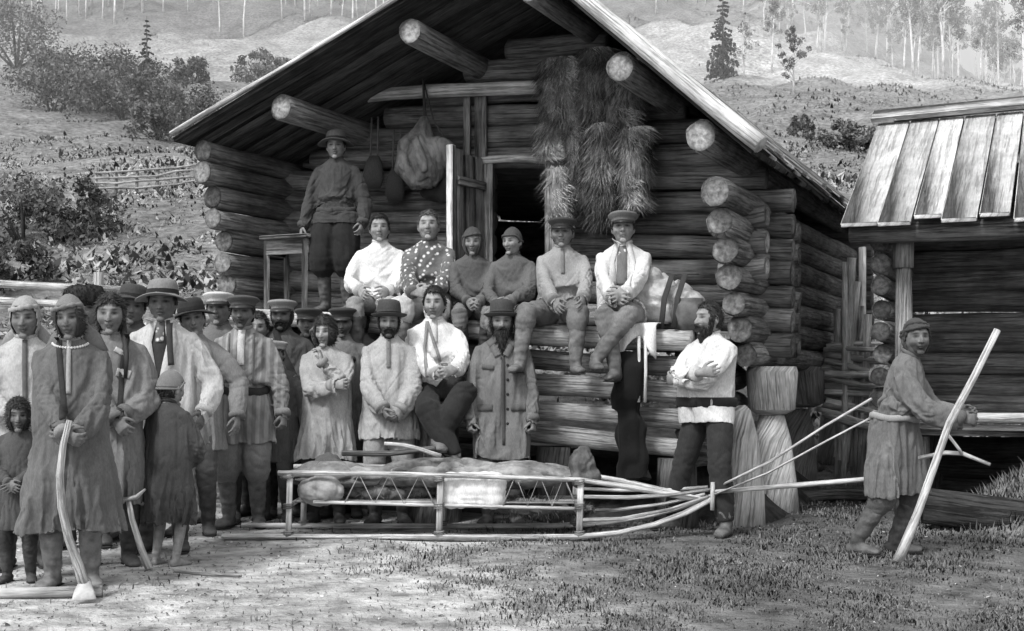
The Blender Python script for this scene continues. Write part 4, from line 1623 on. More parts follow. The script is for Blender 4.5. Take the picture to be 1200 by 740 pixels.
# ragged upper layer of bark and boards along the right eave
rg = CMB()
for i in range(26):
    v = -1.3 + i * .22
    a = P(3.6, v, roof_z(3.6) + .10)
    b = P(ER[0] + random.uniform(-.12, .10), v + random.uniform(-.05, .05), ER[1] + random.uniform(.06, .14))
    n_ = AX_V.cross(b - a)
    plank(rg, a, b, random.uniform(.12, .24), .03, n_.normalized() if n_.z > 0 else (-n_).normalized(), random.uniform(.7, 1.5))
rg.build('roof_covering', wood(.34, 'roof_bark', .5))
# purlins
for (u, dz, rr) in ((.90, .19, .105), (2.16, .19, .10), (3.24, .19, .09), (3.98, .19, .105), (4.60, .19, .115)):
    pm = CMB()
    z = roof_z(u) - dz
    v0 = -1.36 + random.uniform(-.03, .03)
    log(pm, P(u, v0, z), P(u, L_ + .3, z), rr, 16, tint=1.2, seg=9)
    po = pm.build('purlin', wood(.16, 'purlin_wood', .5))
    pe = CMB()
    end_grain(pe, P(u, v0, z) - AX_V * .01, -AX_V, rr * .96, 1.1)
    pe.build('sawn_end', M_END, po)
# pale tie pole across the porch
tp = CMB()
log(tp, P(.25, -.2, 3.53), P(3.0, -.2, 3.60), .062, 12, tint=1.0, seg=10, bumpy=.2, jit=.02)
tp.build('tie_pole', wood(.50, 'peeled_pole', .3))
# door frame, leaf, upright boards above
df = CMB()
plank(df, P(DOOR[0] - .04, -.115, 1.50), P(DOOR[0] - .04, -.115, 3.00), .10, .05, -AX_V)
plank(df, P(DOOR[1] + .05, -.115, 1.50), P(DOOR[1] + .05, -.115, 3.00), .10, .05, -AX_V)
df.build('door_frame', M_GREY)
lt = CMB()
log(lt, P(DOOR[0] - .1, -.13, DOOR[3] + .03), P(DOOR[1] + .14, -.13, DOOR[3] + .03), .035, 10, tint=1.1)
lt.build('lintel', M_PALE)
dl = CMB()
for i in range(3):
    v0 = -.19 - i * .14
    plank(dl, P(DOOR[0] - .08 - .028 * i, v0 - .03, 1.53), P(DOOR[0] - .10 - .028 * i, v0 - .03, 2.97 + .03 * (i == 2)), .134, .045, AX_U.normalized(), random.uniform(.85, 1.3))
do = dl.build('door', wood(.30, 'door_board', .45))
for z in (1.85, 2.72):
    db = CMB()
    plank(db, P(DOOR[0] - .055, -.15, z), P(DOOR[0] - .115, -.56, z), .075, .03, AX_U.normalized(), .45)
    db.build('batten', M_GREY, do)
de = CMB()
plank(de, P(DOOR[0] - .165, -.60, 1.53), P(DOOR[0] - .165, -.60, 3.02), .06, .075, -AX_V, 1.2)
de.build('edge_board', wood(.6, 'edge_board', .25), do)
ub = CMB()
for (u, w_) in ((2.06, .07), (2.20, .12)):
    plank(ub, P(u, -.13, 2.95), P(u, -.13, 3.55), w_, .03, -AX_V, random.uniform(.7, 1.1))
ub.build('upright_boards', M_GREY)
# platform edge log and the crib of split logs below it
pe = CMB()
log(pe, P(-.05, -1.36, 1.42), P(4.55, -1.36, 1.42), .075, 14, tint=1.2, seg=12)
pe.build('platform_edge', wood(.40, 'worn_log', .45))
cb = CMB()
for i, z in enumerate((1.22, 1.02, .82, .62)):
    log(cb, P(2.0 - .05 * i, -1.30, z), P(4.55 + .04 * i, -1.30, z), random.uniform(.068, .084), 14, tint=random.uniform(.7, 1.35), seg=16, flat=.75, bumpy=.22)
    end_grain([CMB], P(4.555 + .04 * i, -1.30, z), AX_U, .078, .6)
cb.build('crib_wall', wood(.25, 'crib_log', .5))
for u in (2.35, 4.45):
    for z in (1.30, 1.12, .92, .72, .54):
        cd = CMB()
        log(cd, P(u, -1.40 if u < 3 else -1.20, z), P(u, .3, z), .095, 12, seg=5)
        cd.build('cross_log', M_LOG)
for u in (2.4, 3.4, 4.4):
    cf = CMB()
    tube(cf, [P(u, -1.28, .0 + .06 * (u - 4) - .05), P(u, -1.28, .30), P(u, -1.28, .54)], [.17, .15, .14], 14, bumpy=.2)
    cf.build('crib_footing', wood(.10, 'footing', .5))  # darkened base colour carries the shade below the crib


def stump(u, v, top=1.22, r=.2, capr=.29, tint=1.0, gz=0):
    b = P(u, v, 0)
    b.z = gz - .06
    t = P(u, v, top)
    sm = CMB()
    h = t.z - b.z
    tube(sm, [b, b + V((0, 0, h * .25)), b + V((0, 0, h * .52)), b + V((0, 0, h * .68))], [r * 1.10, r * 1.0, r * .80, r * .56], 20, bumpy=.2, tint=tint)
    so_ = sm.build('stump_leg', wood(.46, 'stump_wood', .4))
    cm_ = CMB()
    tube(cm_, [b + V((0, 0, h * .69)), b + V((0, 0, h * .72)), t + V((0, 0, -.05)), t], [capr * .6, capr * .95, capr, capr * .92], 20, bumpy=.14, tint=tint * 1.1)
    cm_.build('stump_cap', wood(.46, 'stump_wood2', .4), so_)


stump(4.80, .03, 1.25, .19, .20, 1.15)
stump(W_ - .1, 1.9, 1.25, .2, .26, .45)  # back stumps: shade under the storehouse put into the darker tint
stump(W_ - .1, 3.9, 1.25, .2, .26, .45)
stump(.15, -.2, 1.25, .2, .26, .7)
stump(.15, 2.0, 1.25, .2, .26, .7)
stump(.15, 3.9, 1.25, .2, .26, .7)

# second pale stump leaning under the wing
ls = MB()
tube(ls, [(.02, 0, -.05), (.02, 0, .3), (-.01, .02, .65), (-.03, .03, .86), (-.035, .03, .90)], [.145, .13, .105, .075, .045], 18, bumpy=.2)
o = ls.build('prop_stump', wood(.46, 'stump_wood', .4))
o.location = (wx(872, 9.25), 9.25, 0)
tag(o, 'pale tapering stump propped upright behind the man with folded arms', 'stump')

# ------------------------------------------------------------------ things on and around the platform
t = empty('side_table', P(.80, -1.0, 1.49), R(CROT), 'small plain table with thin legs at the left end of the platform', 'table')
m = MB()
box(m, (0, 0, .66), (.50, .40, .03))
m.build('tabletop', M_GREY, t)
m = MB()
for y in (-.16, .16):
    box(m, (0, y, .57), (.40, .02, .13))
for x in (-.21, .21):
    box(m, (x, 0, .57), (.02, .30, .13), axis=1)
m.build('apron', M_GREY, t)
for x in (-.2, .2):
    for y in (-.15, .15):
        m = MB()
        box(m, (x, y, .32), (.04, .04, .635), axis=2)
        m.build('leg', M_GREY, t)

# hanging sack
M_SACK = mat('sack_hide', .20, .6, (9, 9, 4), bump=.9, bscale=(26, 26, 12), bdist=.03)
t = empty('hanging_sack', P(1.74, -.30, 3.0), R(CROT), 'large pale hide sack hanging by cords from the pole', 'sack')
m = MB()
tube(m, [(-.02, 0, .34), (-.03, 0, .22), (-.06, -.03, .08), (-.03, -.05, -.08), (.06, -.05, -.2), (.14, -.02, -.28)], [.03, .085, .17, .22, .19, .06], 18, bumpy=.3)
ellipsoid(m, (.12, -.02, -.02), (.20, .13, .17))
ellipsoid(m, (-.13, -.03, -.17), (.09, .08, .13))
me = remesh(m, .014, 3)
displace(me, lambda p: -.022 * max(0, 1 - abs(noise.noise(V((p.x * 9 + p.z * 4, p.y * 9, p.z * 2.0 - p.x * 2)))) / .16) + .012 * noise.noise(p * 5))
put('hide_bag', me, M_SACK, t)
m = MB()
tube(m, [(-.04, 0, .68), (-.02, .0, .34)], [.010, .016], 8)
tube(m, [(-.05, .02, .68), (.08, -.03, .30), (.26, -.04, .02)], [.008] * 3, 8)
tube(m, [(.24, -.04, .03), (.27, -.04, -.18), (.32, -.04, -.38)], [.008] * 3, 8)
m.build('cord', cloth(.05), t)
m = MB()
ellipsoid(m, (.13, .06, -.30), (.24, .1, .15))
me = remesh(m, .02, 2)
displace(me, lambda p: .04 * noise.noise(p * 9))
put('dark_skin_wrap', me, cloth(.03), t)
# pouches
for q, (u, zz, vv, lab) in enumerate(((1.12, 2.92, .07, 'dark leather pouch with two straps hanging left of the pale sack'), (1.36, 2.80, .06, 'narrow dark hanging bag close beside the pale sack'))):
    t = empty('hanging_pouch', P(u, -.2, zz), R(CROT), lab, 'pouch')
    m = MB()
    tube(m, [(0, 0, .08), (0, -.01, 0), (0, -.02, -.14), (.0, -.01, -.22)], [(.03, .05), (.05, .09), (.055, .11), (.02, .08)], 14, ref=V((0, 1, 0)), bumpy=.25)
    m.build('bag', cloth(vv), t)
    m = MB()
    for x in (-.035, .035):
        tube(m, [(x, .02, .45), (x * 1.1, 0, .05)], [.009, .009], 8)
    m.build('strap', cloth(.12), t)

# shaggy bundles hung on the gable


def bundle(u, v, z, w_, h, val, lab, dens=9000, name='grass_bundle', lean=0.0):
    if name == 'grass_bundle':
        u = 2.88 + (u - 2.90) * .74
        w_, h, z = w_ * random.uniform(.68, .84), h * random.uniform(.88, 1.05), z + .04
    t = empty(name, P(u, v, z), R(CROT), lab, 'bundle', 'shaggy bundles drying on the gable wall')
    m = MB()
    tube(m, [(0, 0, 0), (lean * .3, -.02, -h * .3), (lean * .7, -.02, -h * .7), (lean, 0, -h)], [(w_ * .30, w_ * .5), (w_ * .36, w_ * .56), (w_ * .34, w_ * .5), (w_ * .14, w_ * .25)], 14, ref=V((0, 1, 0)), bumpy=.3)
    mt = mat('dry_grass_%03d' % int(val * 1000), val, .55, (60, 60, 8), bump=.8, bscale=(120, 120, 14), bdist=.02, big=.5, bigscale=7)
    m.build('core', mt, t)
    f = MB()
    for _ in range(dens):
        q = random.random()
        an = random.uniform(0, 6.283)
        rx = w_ * (.54 - .25 * max(0, q - .6) / .4)
        p = V((math.cos(an) * rx + lean * q, math.sin(an) * rx * .62, -h * q + .03))
        o_ = V((math.cos(an), math.sin(an), 0))
        cl = noise.noise(V((p.x * 9 + u * 7, p.y * 9, p.z * 6)))
        d = (o_ * random.uniform(.1, .95) + V((cl * 1.8 + random.gauss(0, .35), random.gauss(0, .3), -.8 + cl * .9))).normalized()
        ln = random.uniform(.03, .085) if random.random() < .7 else random.uniform(.08, .17)
        s = d.cross(o_)
        s = s.normalized() * random.uniform(.0014, .0036)
        mid = p + d * ln * .5 + o_ * .006
        e = p + d * ln + V((0, 0, -.015))
        f.add([p - s, p + s, mid + s, mid - s, e], [(0, 1, 2, 3), (3, 2, 4)], None, max(.2, 1.1 + cl * 1.5 + random.uniform(-.4, .6)))
    f.build('straw', mt, t, False)
    return t


bundle(3.15, -.30, 3.72, .44, .60, .20, 'pale frayed upper left grass bundle over the tie pole')
bundle(3.58, -.34, 3.78, .36, .75, .15, 'dark shaggy bundle hanging at the top middle of the gable')
bundle(3.93, -.36, 3.66, .34, .70, .14, 'shaggy bundle just under the right hand purlin')
bundle(2.98, -.26, 3.20, .20, .34, .30, 'small pale tuft bundle at the left, over the lintel')
bundle(3.40, -.30, 3.20, .38, .70, .12, 'dark lower middle grass bundle right of the doorway')
bundle(3.68, -.38, 3.14, .30, .62, .20, 'medium grey bundle at the centre of the lower row')
bundle(4.05, -.36, 3.10, .34, .66, .24, 'pale shaggy bundle hanging lowest right on the gable')
bundle(3.70, -.30, 2.74, .50, .40, .09, 'dark ragged bundle at the bottom of the hanging mass')
bundle(3.03, -.32, 2.84, .20, .50, .26, 'long narrow pale pelt hanging at the right door jamb', 1500, 'hanging_pelt', .03)

# load at the right end of the platform
M_HIDE = mat('pale_hide', .40, .45, (7, 7, 7), bump=.8, bscale=(18, 18, 18), bdist=.03)
t = empty('pack_saddle', P(4.22, -1.12, 1.49), R(CROT), 'pale packed hide load with dark straps at the right end of the platform', 'pack')
m = MB()
ellipsoid(m, (-.05, 0, .22), (.30, .26, .20))
ellipsoid(m, (.16, .0, .16), (.22, .22, .15))
ellipsoid(m, (-.12, .02, .36), (.2, .2, .12))
me = remesh(m, .018, 3)
displace(me, lambda p: -.03 * max(0, 1 - abs(noise.noise(V((p.x * 6, p.y * 6, p.z * 5)))) / .25) + .03 * noise.noise(p * 5))
put('hide_load', me, M_HIDE, t)
m = MB()
for x in (-.16, .10, .2):
    tube(m, [(x, -.30, .0), (x + .02, -.285, .22), (x + .04, -.16, .40), (x + .05, .1, .42)], [(.006, .022)] * 4, 8, ref=V((0, -1, .5)))
m.build('strap', cloth(.04), t)
t = empty('white_cloth', P(4.10, -1.44, 1.42), R(CROT), 'white cloth flap with pale cords draped over the platform edge', 'cloth')
m = MB()
vs, fs = [], []
for i in range(15):
    for j in range(11):
        x = -.2 + .42 * i / 14
        q = j / 10
        y = .26 - .36 * min(1, q / .35) + .02 * math.sin(x * 30) * q
        z_ = .10 - .02 * q if q < .35 else .093 - (q - .35) * (.30 + .16 * math.sin(i * .5))
        vs.append((x, y - .03 * math.sin(i * 1.1) * q, z_))
for i in range(14):
    for j in range(10):
        fs.append((i * 11 + j, i * 11 + j + 1, (i + 1) * 11 + j + 1, (i + 1) * 11 + j))
m.add(vs, fs)
solid(m.build('flap', cloth(.6), t), .008)
m = MB()
for x in (.10, .15):
    tube(m, [(x, -.13, .0), (x + .01, -.15, -.25), (x + .005, -.15, -.48)], [.012, .012, .012], 8)
m.build('cord', wood(.6, 'bleached_wood', .25), t)
t = empty('hanging_trousers', P(4.12, -1.52, 1.30), R(CROT), 'black bulky leggings hanging down in front of the log crib', 'leggings')
m = MB()
tube(m, [(0, 0, .02), (0, -.01, -.1), (-.02, -.02, -.32), (-.04, 0, -.44)], [(.07, .115), (.08, .125), (.085, .14), (.05, .13)], 16, ref=V((0, 1, 0)), bumpy=.2)
tube(m, [(-.04, 0, -.38), (-.0, -.01, -.5), (.03, -.02, -.75), (.05, -.06, -.93)], [(.06, .09), (.07, .10), (.075, .12), (.05, .14)], 16, ref=V((0, 1, 0)), bumpy=.2)
me = remesh(m, .012, 3)
displace(me, lambda p: .035 * noise.noise(p * 6) - .02 * max(0, 1 - abs(noise.noise(V((p.x * 8, p.y * 8, p.z * 4)))) / .3))
put('dark_hide', me, cloth(.010), t)
t = empty('round_pot', P(4.50, -1.30, 1.49), 0, 'round dark pot with a pale base standing at the platform corner', 'pot')
m = MB()
lathe(m, [(0, 0), (.09, .0), (.13, .05), (.14, .12), (.125, .19), (.10, .22), (.105, .235), (.09, .235), (.08, .2)], Matrix.Translation((0, 0, 0)), 24, wob=.03)
m.build('bowl', mat('dark_pot', .10, .5, (9, 9, 9), rough=.6), t)

# ------------------------------------------------------------------ shed at the right
E0 = V((2.60, 9.85, 0))


def Q(tt, b, z):
    return V((E0.x + CO * tt + SI * b, E0.y - SI * tt + CO * b, z))


shed = empty('plank_roof_shed', Q(.4, .45, 0), 0, 'low log shed with a bright roof of wide bleached planks at the right edge', 'building')
SOFF = V(shed.location)


class SMB(MB):
    def build(s, name, m, parent=shed, smooth=True):
        s.v = [tuple(V(p) - SOFF) for p in s.v]
        return MB.build(s, name, m, parent, smooth)


ZE, ZRG, RUN = 2.33, 3.50, 2.05
sr = SMB()
tt = 0.0
k = 0
slope = (V((SI * RUN, CO * RUN, ZRG - ZE))).normalized()
nrm = AX_V.cross(V((0, 0, 1)))
rn_ = slope.cross(V((-CO, SI, 0)))
rn_ = rn_ if rn_.z > 0 else -rn_
ws = [.30, .26, .22, .27, .23, .29, .24, .30, .26, .29, .26, .29, .26, .28, .25]
for k, w_ in enumerate(ws):
    e = [.02, .0, -.02, .02, -.03, .09, .0, .05, .02, 0, .03, 0, 0, 0, 0][k]
    e += random.uniform(-.03, .05)
    a = Q(tt + w_ / 2 + random.uniform(-.015, .015), -e, ZE - e * .57 + random.uniform(-.012, .012))
    b = Q(tt + w_ / 2 + random.uniform(-.01, .01), RUN, ZRG)
    plank(sr, a, b, w_ - .010, .035, rn_, random.uniform(.72, 1.12))
    tt += w_
sr.build('roof', mat('bleached_plank', .62, .2, (9, 60, 1), coord='TC', bump=.8, bscale=(8, 70, 1), big=.2, bigscale=4, rough=.95, crack=(1.1, 22, 1), crackv=.82))
sc_ = SMB()
plank(sc_, Q(-.05, RUN - .02, ZRG + .08), Q(tt, RUN - .02, ZRG + .12), .22, .05, rn_, .9)
plank(sc_, Q(.1, RUN + .2, ZRG + .10), Q(tt, RUN + .2, ZRG + .14), .3, .04, V((0, 0, 1)), .95)
sc_.build('ridge_board', wood(.55, 'bleached_plank2', .25))
sb = SMB()
kk = 0
while kk < tt - .2:
    w_ = .3
    plank(sb, Q(kk + w_ / 2, RUN + .1, ZRG - .02), Q(kk + w_ / 2, RUN + 1.3, ZRG - .75), w_ - .02, .04, V((0, 0, 1)), 1)
    kk += w_
sb.build('rear_roof', M_GREY)
se = SMB()
log(se, Q(.05, .25, ZE - .06), Q(tt, .25, ZE - .06), .085, 12, tint=.8)
se.build('eave_log', M_LOG)
se = SMB()
log(se, Q(.05, 1.9, ZRG - .30), Q(tt, 1.9, ZRG - .30), .085, 12, tint=.7)
se.build('eave_log', M_LOG)
sw = SMB()
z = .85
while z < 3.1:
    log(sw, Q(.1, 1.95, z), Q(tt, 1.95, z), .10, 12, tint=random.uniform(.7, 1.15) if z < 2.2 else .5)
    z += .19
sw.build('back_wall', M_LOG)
sl_w = SMB()
se2 = [SMB]
z = .75
while z < 2.42:
    b0 = .48 + random.uniform(-.05, .08)
    rr = .088 * random.uniform(.9, 1.1)
    log(sl_w, Q(.26, b0, z), Q(.26, 2.15, z), rr, 12)
    end_grain(se2, Q(.26, b0 - .012, z), -AX_V, rr * .95, random.uniform(.25, .7))
    z += .185
sl_w.build('side_wall', M_LOG)
sp_ = SMB()
tube(sp_, [Q(.45, .40, -.05), Q(.45, .40, .9), Q(.45, .40, 1.75), Q(.45, .40, 2.0)], [.075, .07, .066, .06], 12, bumpy=.12)
tube(sp_, [Q(.45, .40, 2.0), Q(.45, .40, 2.28)], [.085, .085], 12, bumpy=.12, tint=.7)
sp_.build('corner_post', wood(.32, 'post_wood', .4))
sp2 = SMB()
tube(sp2, [Q(3.4, .40, -.05), Q(3.4, .40, 2.28)], [.08, .075], 12, bumpy=.12)
sp2.build('corner_post', wood(.32, 'post_wood', .4))
su = SMB()
plank(su, Q(1.62, 1.15, 1.0), Q(1.62, 1.15, 2.25), .19, .05, -AX_V, .7)
su.build('upright_board', M_GREY)
sf = SMB()
for i in range(9):
    plank(sf, Q(.35, .75 + i * .15, .66), Q(tt, .75 + i * .15, .66), .145, .05, tint=random.uniform(.6, 1.0))
sf.build('floor_boards', M_GREY)
sra = SMB()
log(sra, Q(.30, .55, .80), Q(tt, .55, .78), .045, 10, tint=1.1)
sra.build('front_rail', wood(.42, 'peeled_pole2', .3))
for tt_ in (.5, 2.0, 3.6):
    for b in (.75, 1.9):
        sg = SMB()
        tube(sg, [Q(tt_, b, -.05), Q(tt_, b, .62)], [.13, .11], 12, bumpy=.15, tint=.5)
        sg.build('stump_leg', M_LOG)
sd_ = SMB()
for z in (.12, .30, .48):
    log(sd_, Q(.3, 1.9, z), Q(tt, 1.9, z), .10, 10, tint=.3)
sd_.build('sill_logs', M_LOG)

# dark log added to stand in for the shade in front of the shed
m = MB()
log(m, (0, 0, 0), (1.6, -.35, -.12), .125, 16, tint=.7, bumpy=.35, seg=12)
o = m.build('fallen_log', wood(.06, 'dark_log', .5))
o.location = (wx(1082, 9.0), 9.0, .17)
tag(o, 'thick dark log added for the shade area in front of the shed', 'log')
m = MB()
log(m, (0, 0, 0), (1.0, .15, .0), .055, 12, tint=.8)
o = m.build('fallen_log', wood(.12, 'dark_log2', .5))
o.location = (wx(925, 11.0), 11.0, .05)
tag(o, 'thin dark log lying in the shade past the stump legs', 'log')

# brushwood between the two buildings
t = empty('brushwood_stack', (wx(1000, 12.2), 12.2, 0), R(-20), 'loose stack of pale split sticks in the gap between the buildings', 'firewood')
for i in range(34):
    m = MB()
    x = random.uniform(-.22, .26)
    if i < 18:
        a = V((x, random.uniform(-.15, .15), random.uniform(0, .3)))
        b = a + V((random.uniform(-.12, .16), random.uniform(.0, .2), random.uniform(1.4, 2.3)))
    else:
        z = .75 + (i - 18) * .045
        a = V((-.30 + random.uniform(-.05, .05), random.uniform(-.2, .0), z))
        b = a + V((.62, random.uniform(-.1, .1), random.uniform(-.22, .1)))
    log(m, a, b, random.uniform(.022, .04), 8, tint=random.uniform(.7, 1.3), seg=3)
    m.build('stick', wood(.50, 'split_stick', .3), t)
# ------------------------------------------------------------------ the sledge and its load
M_SL = wood(.56, 'peeled_birch', .22)
sld = empty('hand_sledge', (-.3, 8.75, 0), 0, 'long light wooden hand sledge with laced sides and upturned nose', 'sledge')
LO = V(sld.location)
YN, YF = 8.45, 9.06


def spart(name, pieces, m=M_SL, par=None):
    mb = MB()
    for pts, r, kw in pieces:
        tube(mb, [V(p) - LO for p in pts], r if isinstance(r, list) else [r] * len(pts), kw.pop('n', 10), **kw)
    return mb.build(name, m, par or sld)


YC = (YN + YF) / 2
for y, s in ((YN, 0), (YF, 1)):
    q = lambda f: y + (YC - y) * f
    # runner: flat on the ground, then bent up to the nose
    spart('runner', [([(-1.98, y, .03), (-1.2, y, .026), (-.3, y, .024), (.45, y, .026), (.72, q(.03), .05), (.98, q(.2), .10), (1.20, q(.45), .17), (1.38, q(.72), .25)],
                      [(.018, .038)] * 8, dict(ref=V((0, 0, 1)), bumpy=.1))])
    for i, x in enumerate((-1.53, -.50, .46)):
        spart('stanchion', [([(x + .0, y, .03), (x + .006, y, .22), (x + .012, y, .455 - .02 * i)], [(.022, .019)] * 3, dict(ref=V((1, 0, 0)), bumpy=.12))])
    spart('top_rail', [([(-1.60, y, .462), (-.9, y, .457), (-.2, y, .438), (.46, y, .415), (.80, q(.18), .36), (1.10, q(.5), .30), (1.40, q(.84), .235)], [.017] * 4 + [.020, .019, .016], dict(bumpy=.15))])
    spart('mid_rail', [([(-1.36, y + .01, .262), (-.5, y + .01, .240), (.46, y + .01, .215)], [.012] * 3, dict(bumpy=.2))])
    zz = []
    for x0, x1, n_ in ((-1.15, -.53, 3), (-.06, .44, 3)):
        pts = []
        for k in range(n_ * 2 + 1):
            f = k / (n_ * 2)
            x = x0 + (x1 - x0) * f
            pts.append((x, y + .004, (.452 if k % 2 else .245) - .018 * max(0, x + .4)))
        spart('cord_lacing', [(pts, .006, dict(n=6))], wood(.45, 'rope', .3))
    # bent poles fanning to the nose
    spart('nose_pole', [([(.46, y, .30), (.80, q(.12), .29), (1.12, q(.4), .30), (1.40, q(.72), .33)], [.013, .014, .013, .011], dict(bumpy=.15))])
    spart('nose_pole', [([(.46, y, .14), (.75, q(.1), .145), (1.10, q(.4), .20), (1.38, q(.72), .28)], [.013, .013, .012, .011], dict(bumpy=.15))])
spart('nose_bar', [([(1.395, YC - .15, .19), (1.40, YC - .145, .30), (1.40, YC - .14, .385)], [.016, .018, .014], dict(bumpy=.2)),])
spart('nose_bar', [([(1.385, YN + .17, .25), (1.40, YC, .27), (1.39, YF - .17, .26)], [.018] * 3, dict(bumpy=.2))])
for x in (-1.53, -.50, .46):
    spart('cross_bar', [([(x, YN - .02, .235), (x, YF + .02, .235)], .016, {})])
for i, yy in enumerate((8.58, 8.72, 8.86, 8.98)):
    spart('deck_slat', [([(-1.5, yy, .256), (.50, yy, .246)], [(.008, .05)] * 2, dict(ref=V((0, 0, 1))))])

# rope lashings at the joints
for y in (YN, YF):
    for i, x in enumerate((-1.53, -.50, .46)):
        for z in (.44 - .02 * i, .235, .045):
            pts = []
            for k in range(22):
                a = k * .9
                pts.append((x + .034 * math.cos(a), y + .036 * math.sin(a), z - .022 + .002 * k))
            spart('lashing', [(pts, .0055, dict(n=6))], wood(.25, 'dark_rope', .3))
# hauling poles and rope
m = MB()
tube(m, [(1.42, 8.60, .32), (1.95, 8.25, .40), (2.42, 7.98, .47)], [.014, .017, .015], 10, bumpy=.15)
o = m.build('draw_pole', M_SL)
tag(o, 'straight pale draw pole from the sledge nose to the hauling man', 'pole')
m = MB()
tube(m, [(1.41, 8.66, .33), (1.75, 8.35, .55), (2.05, 8.08, .80), (2.30, 7.90, .98)], [.009] * 4, 8)
tube(m, [(1.41, 8.60, .30), (1.72, 8.32, .47), (2.05, 8.06, .70), (2.34, 7.80, .90)], [.007] * 4, 8)
o = m.build('hauling_rope', wood(.5, 'rope', .3))
tag(o, 'pale double hauling rope rising from sledge nose to the man', 'rope')

# load
M_FUR = mat('fur_load', .34, .6, (20, 20, 20), bump=1, bscale=(60, 60, 60), bdist=.03, big=.5, bigscale=6)


def lump(name, label, cat, parts, m, vox=.014, amp=.02, sc_=9, cr=.02, fuzz=0, tintf=None, loc=None):
    loc = V(loc)
    mb = MB()
    for c, r in parts:
        ellipsoid(mb, c, r)
    me = remesh(mb, vox, 3)
    rn = V((random.random() * 30, 5, 1))
    displace(me, lambda p: amp * noise.noise(p * sc_ + rn) - cr * max(0, 1 - abs(noise.noise(V((p.x * 4 + p.y * 3, p.y * 8, p.z * 8)) - rn)) / .16) + amp * .4 * noise.noise(p * sc_ * 3))
    o = put(name, me, m)
    o.location = loc
    tag(o, label, cat)
    if fuzz:
        f = MB()
        vs, n_ = me.vertices, len(me.vertices)
        for _ in range(fuzz):
            v = vs[random.randrange(n_)]
            d = (v.normal + V((random.gauss(0, .6), random.gauss(0, .6), random.gauss(-.3, .5)))).normalized()
            s = d.cross(v.normal + V((.01, .02, 0))).normalized() * .004
            e = v.co + d * random.uniform(.02, .05)
            f.add([v.co - s, v.co + s, e], [(0, 1, 2)], None, random.uniform(.4, 1.7))
        f.build('fur', m, o, False)
    return o


YM = 8.76
lump('fur_bundle', 'long heap of grey furs and hides lashed along the sledge deck', 'furs', [((-.75, 0, .02), (.52, .25, .09)), ((-.15, 0, .03), (.5, .24, .10)), ((.45, 0, .02), (.42, .22, .09)), ((-.1, -.02, .07), (.45, .2, .08)), ((-.85, .0, .06), (.3, .2, .08)), ((.5, 0, .05), (.35, .16, .07))],
     mat('load_hide', .17, .6, (7, 7, 7), bump=.8, bscale=(30, 30, 30), bdist=.02, big=.7, bigscale=4), .011, .022, 3.5, .05, 0, loc=(-.40, YM + .03, .39))
lump('round_bundle', 'round pale basket like bundle hanging at the rear of the sledge', 'bundle', [((0, 0, 0), (.17, .10, .11)), ((.03, -.03, 0), (.10, .08, .09))], mat('pale_bark', .25, .5, (9, 9, 9), bump=.6), .012, .012, 12, .01, loc=(-1.32, YN + .09, .335))
lump('dark_bundle', 'tattered dark bundle with straps sitting behind the rear stanchion', 'bundle', [((0, 0, 0), (.12, .12, .10)), ((.16, 0, -.06), (.14, .1, .05))], cloth(.09), .012, .03, 10, .02, loc=(-1.33, YM + .12, .46))
o = lump('white_sack', 'square white cloth sack slung inside the sledge middle', 'sack', [((sx, 0, sz), (.085, .08, .07)) for sx in (-.15, -.07, 0, .07, .15) for sz in (-.06, 0, .06)], cloth(.62), .011, .010, 8, .012, loc=(-.27, YN + .10, .335))
lump('hide_roll', 'rolled grey hide spread under the sledge front laces', 'hide', [((0, 0, 0), (.30, .2, .07)), ((.2, .05, -.02), (.25, .15, .05))], mat('dark_hide', .12, .6, (9, 9, 9), bump=.8), .014, .02, 9, .02, 1200, loc=(.15, YM, .20))
lump('hide_roll', 'dark wrapped roll lying under the sledge rear laces', 'hide', [((0, 0, 0), (.32, .2, .08)), ((.25, .02, 0), (.2, .15, .07))], mat('dark_hide', .12, .6, (9, 9, 9), bump=.8), .014, .02, 9, .02, 1200, loc=(-.95, YM + .05, .31))
lump('upright_roll', 'dark upright roll standing at the front end of the sledge load', 'bundle', [((0, 0, .03), (.095, .10, .15)), ((.02, 0, -.05), (.12, .11, .08))], mat('dark_bark', .10, .6, (12, 12, 5), bump=.8), .012, .02, 10, .015, loc=(.50, YM, .46))
m = MB()
log(m, (-1.22, 8.90, .56), (-.55, 8.86, .60), .020, 10, tint=1, seg=6)
o = m.build('carrying_pole', wood(.13, 'dark_pole', .4))
tag(o, 'dark pole laid along the top of the fur load', 'pole')
m = MB()
log(m, (-.90, 8.72, .655), (-.50, 8.66, .575), .014, 10, tint=1, seg=6)
o = m.build('carrying_pole', M_SL)
tag(o, 'short pale stick slanting over the top of the fur load', 'stick')

# seat of the young man in braces
t = MB()
tube(t, [(0, 0, -.05), (0, 0, .3), (0, 0, .7), (0, 0, .935)], [.22, .20, .19, .185], 18, bumpy=.12)
o = t.build('chopping_block', wood(.20, 'stump_wood3', .5))
o.location = (wx(509, 9.5), 9.56, 0)
tag(o, 'tall sawn block that the young man in braces sits on', 'block')

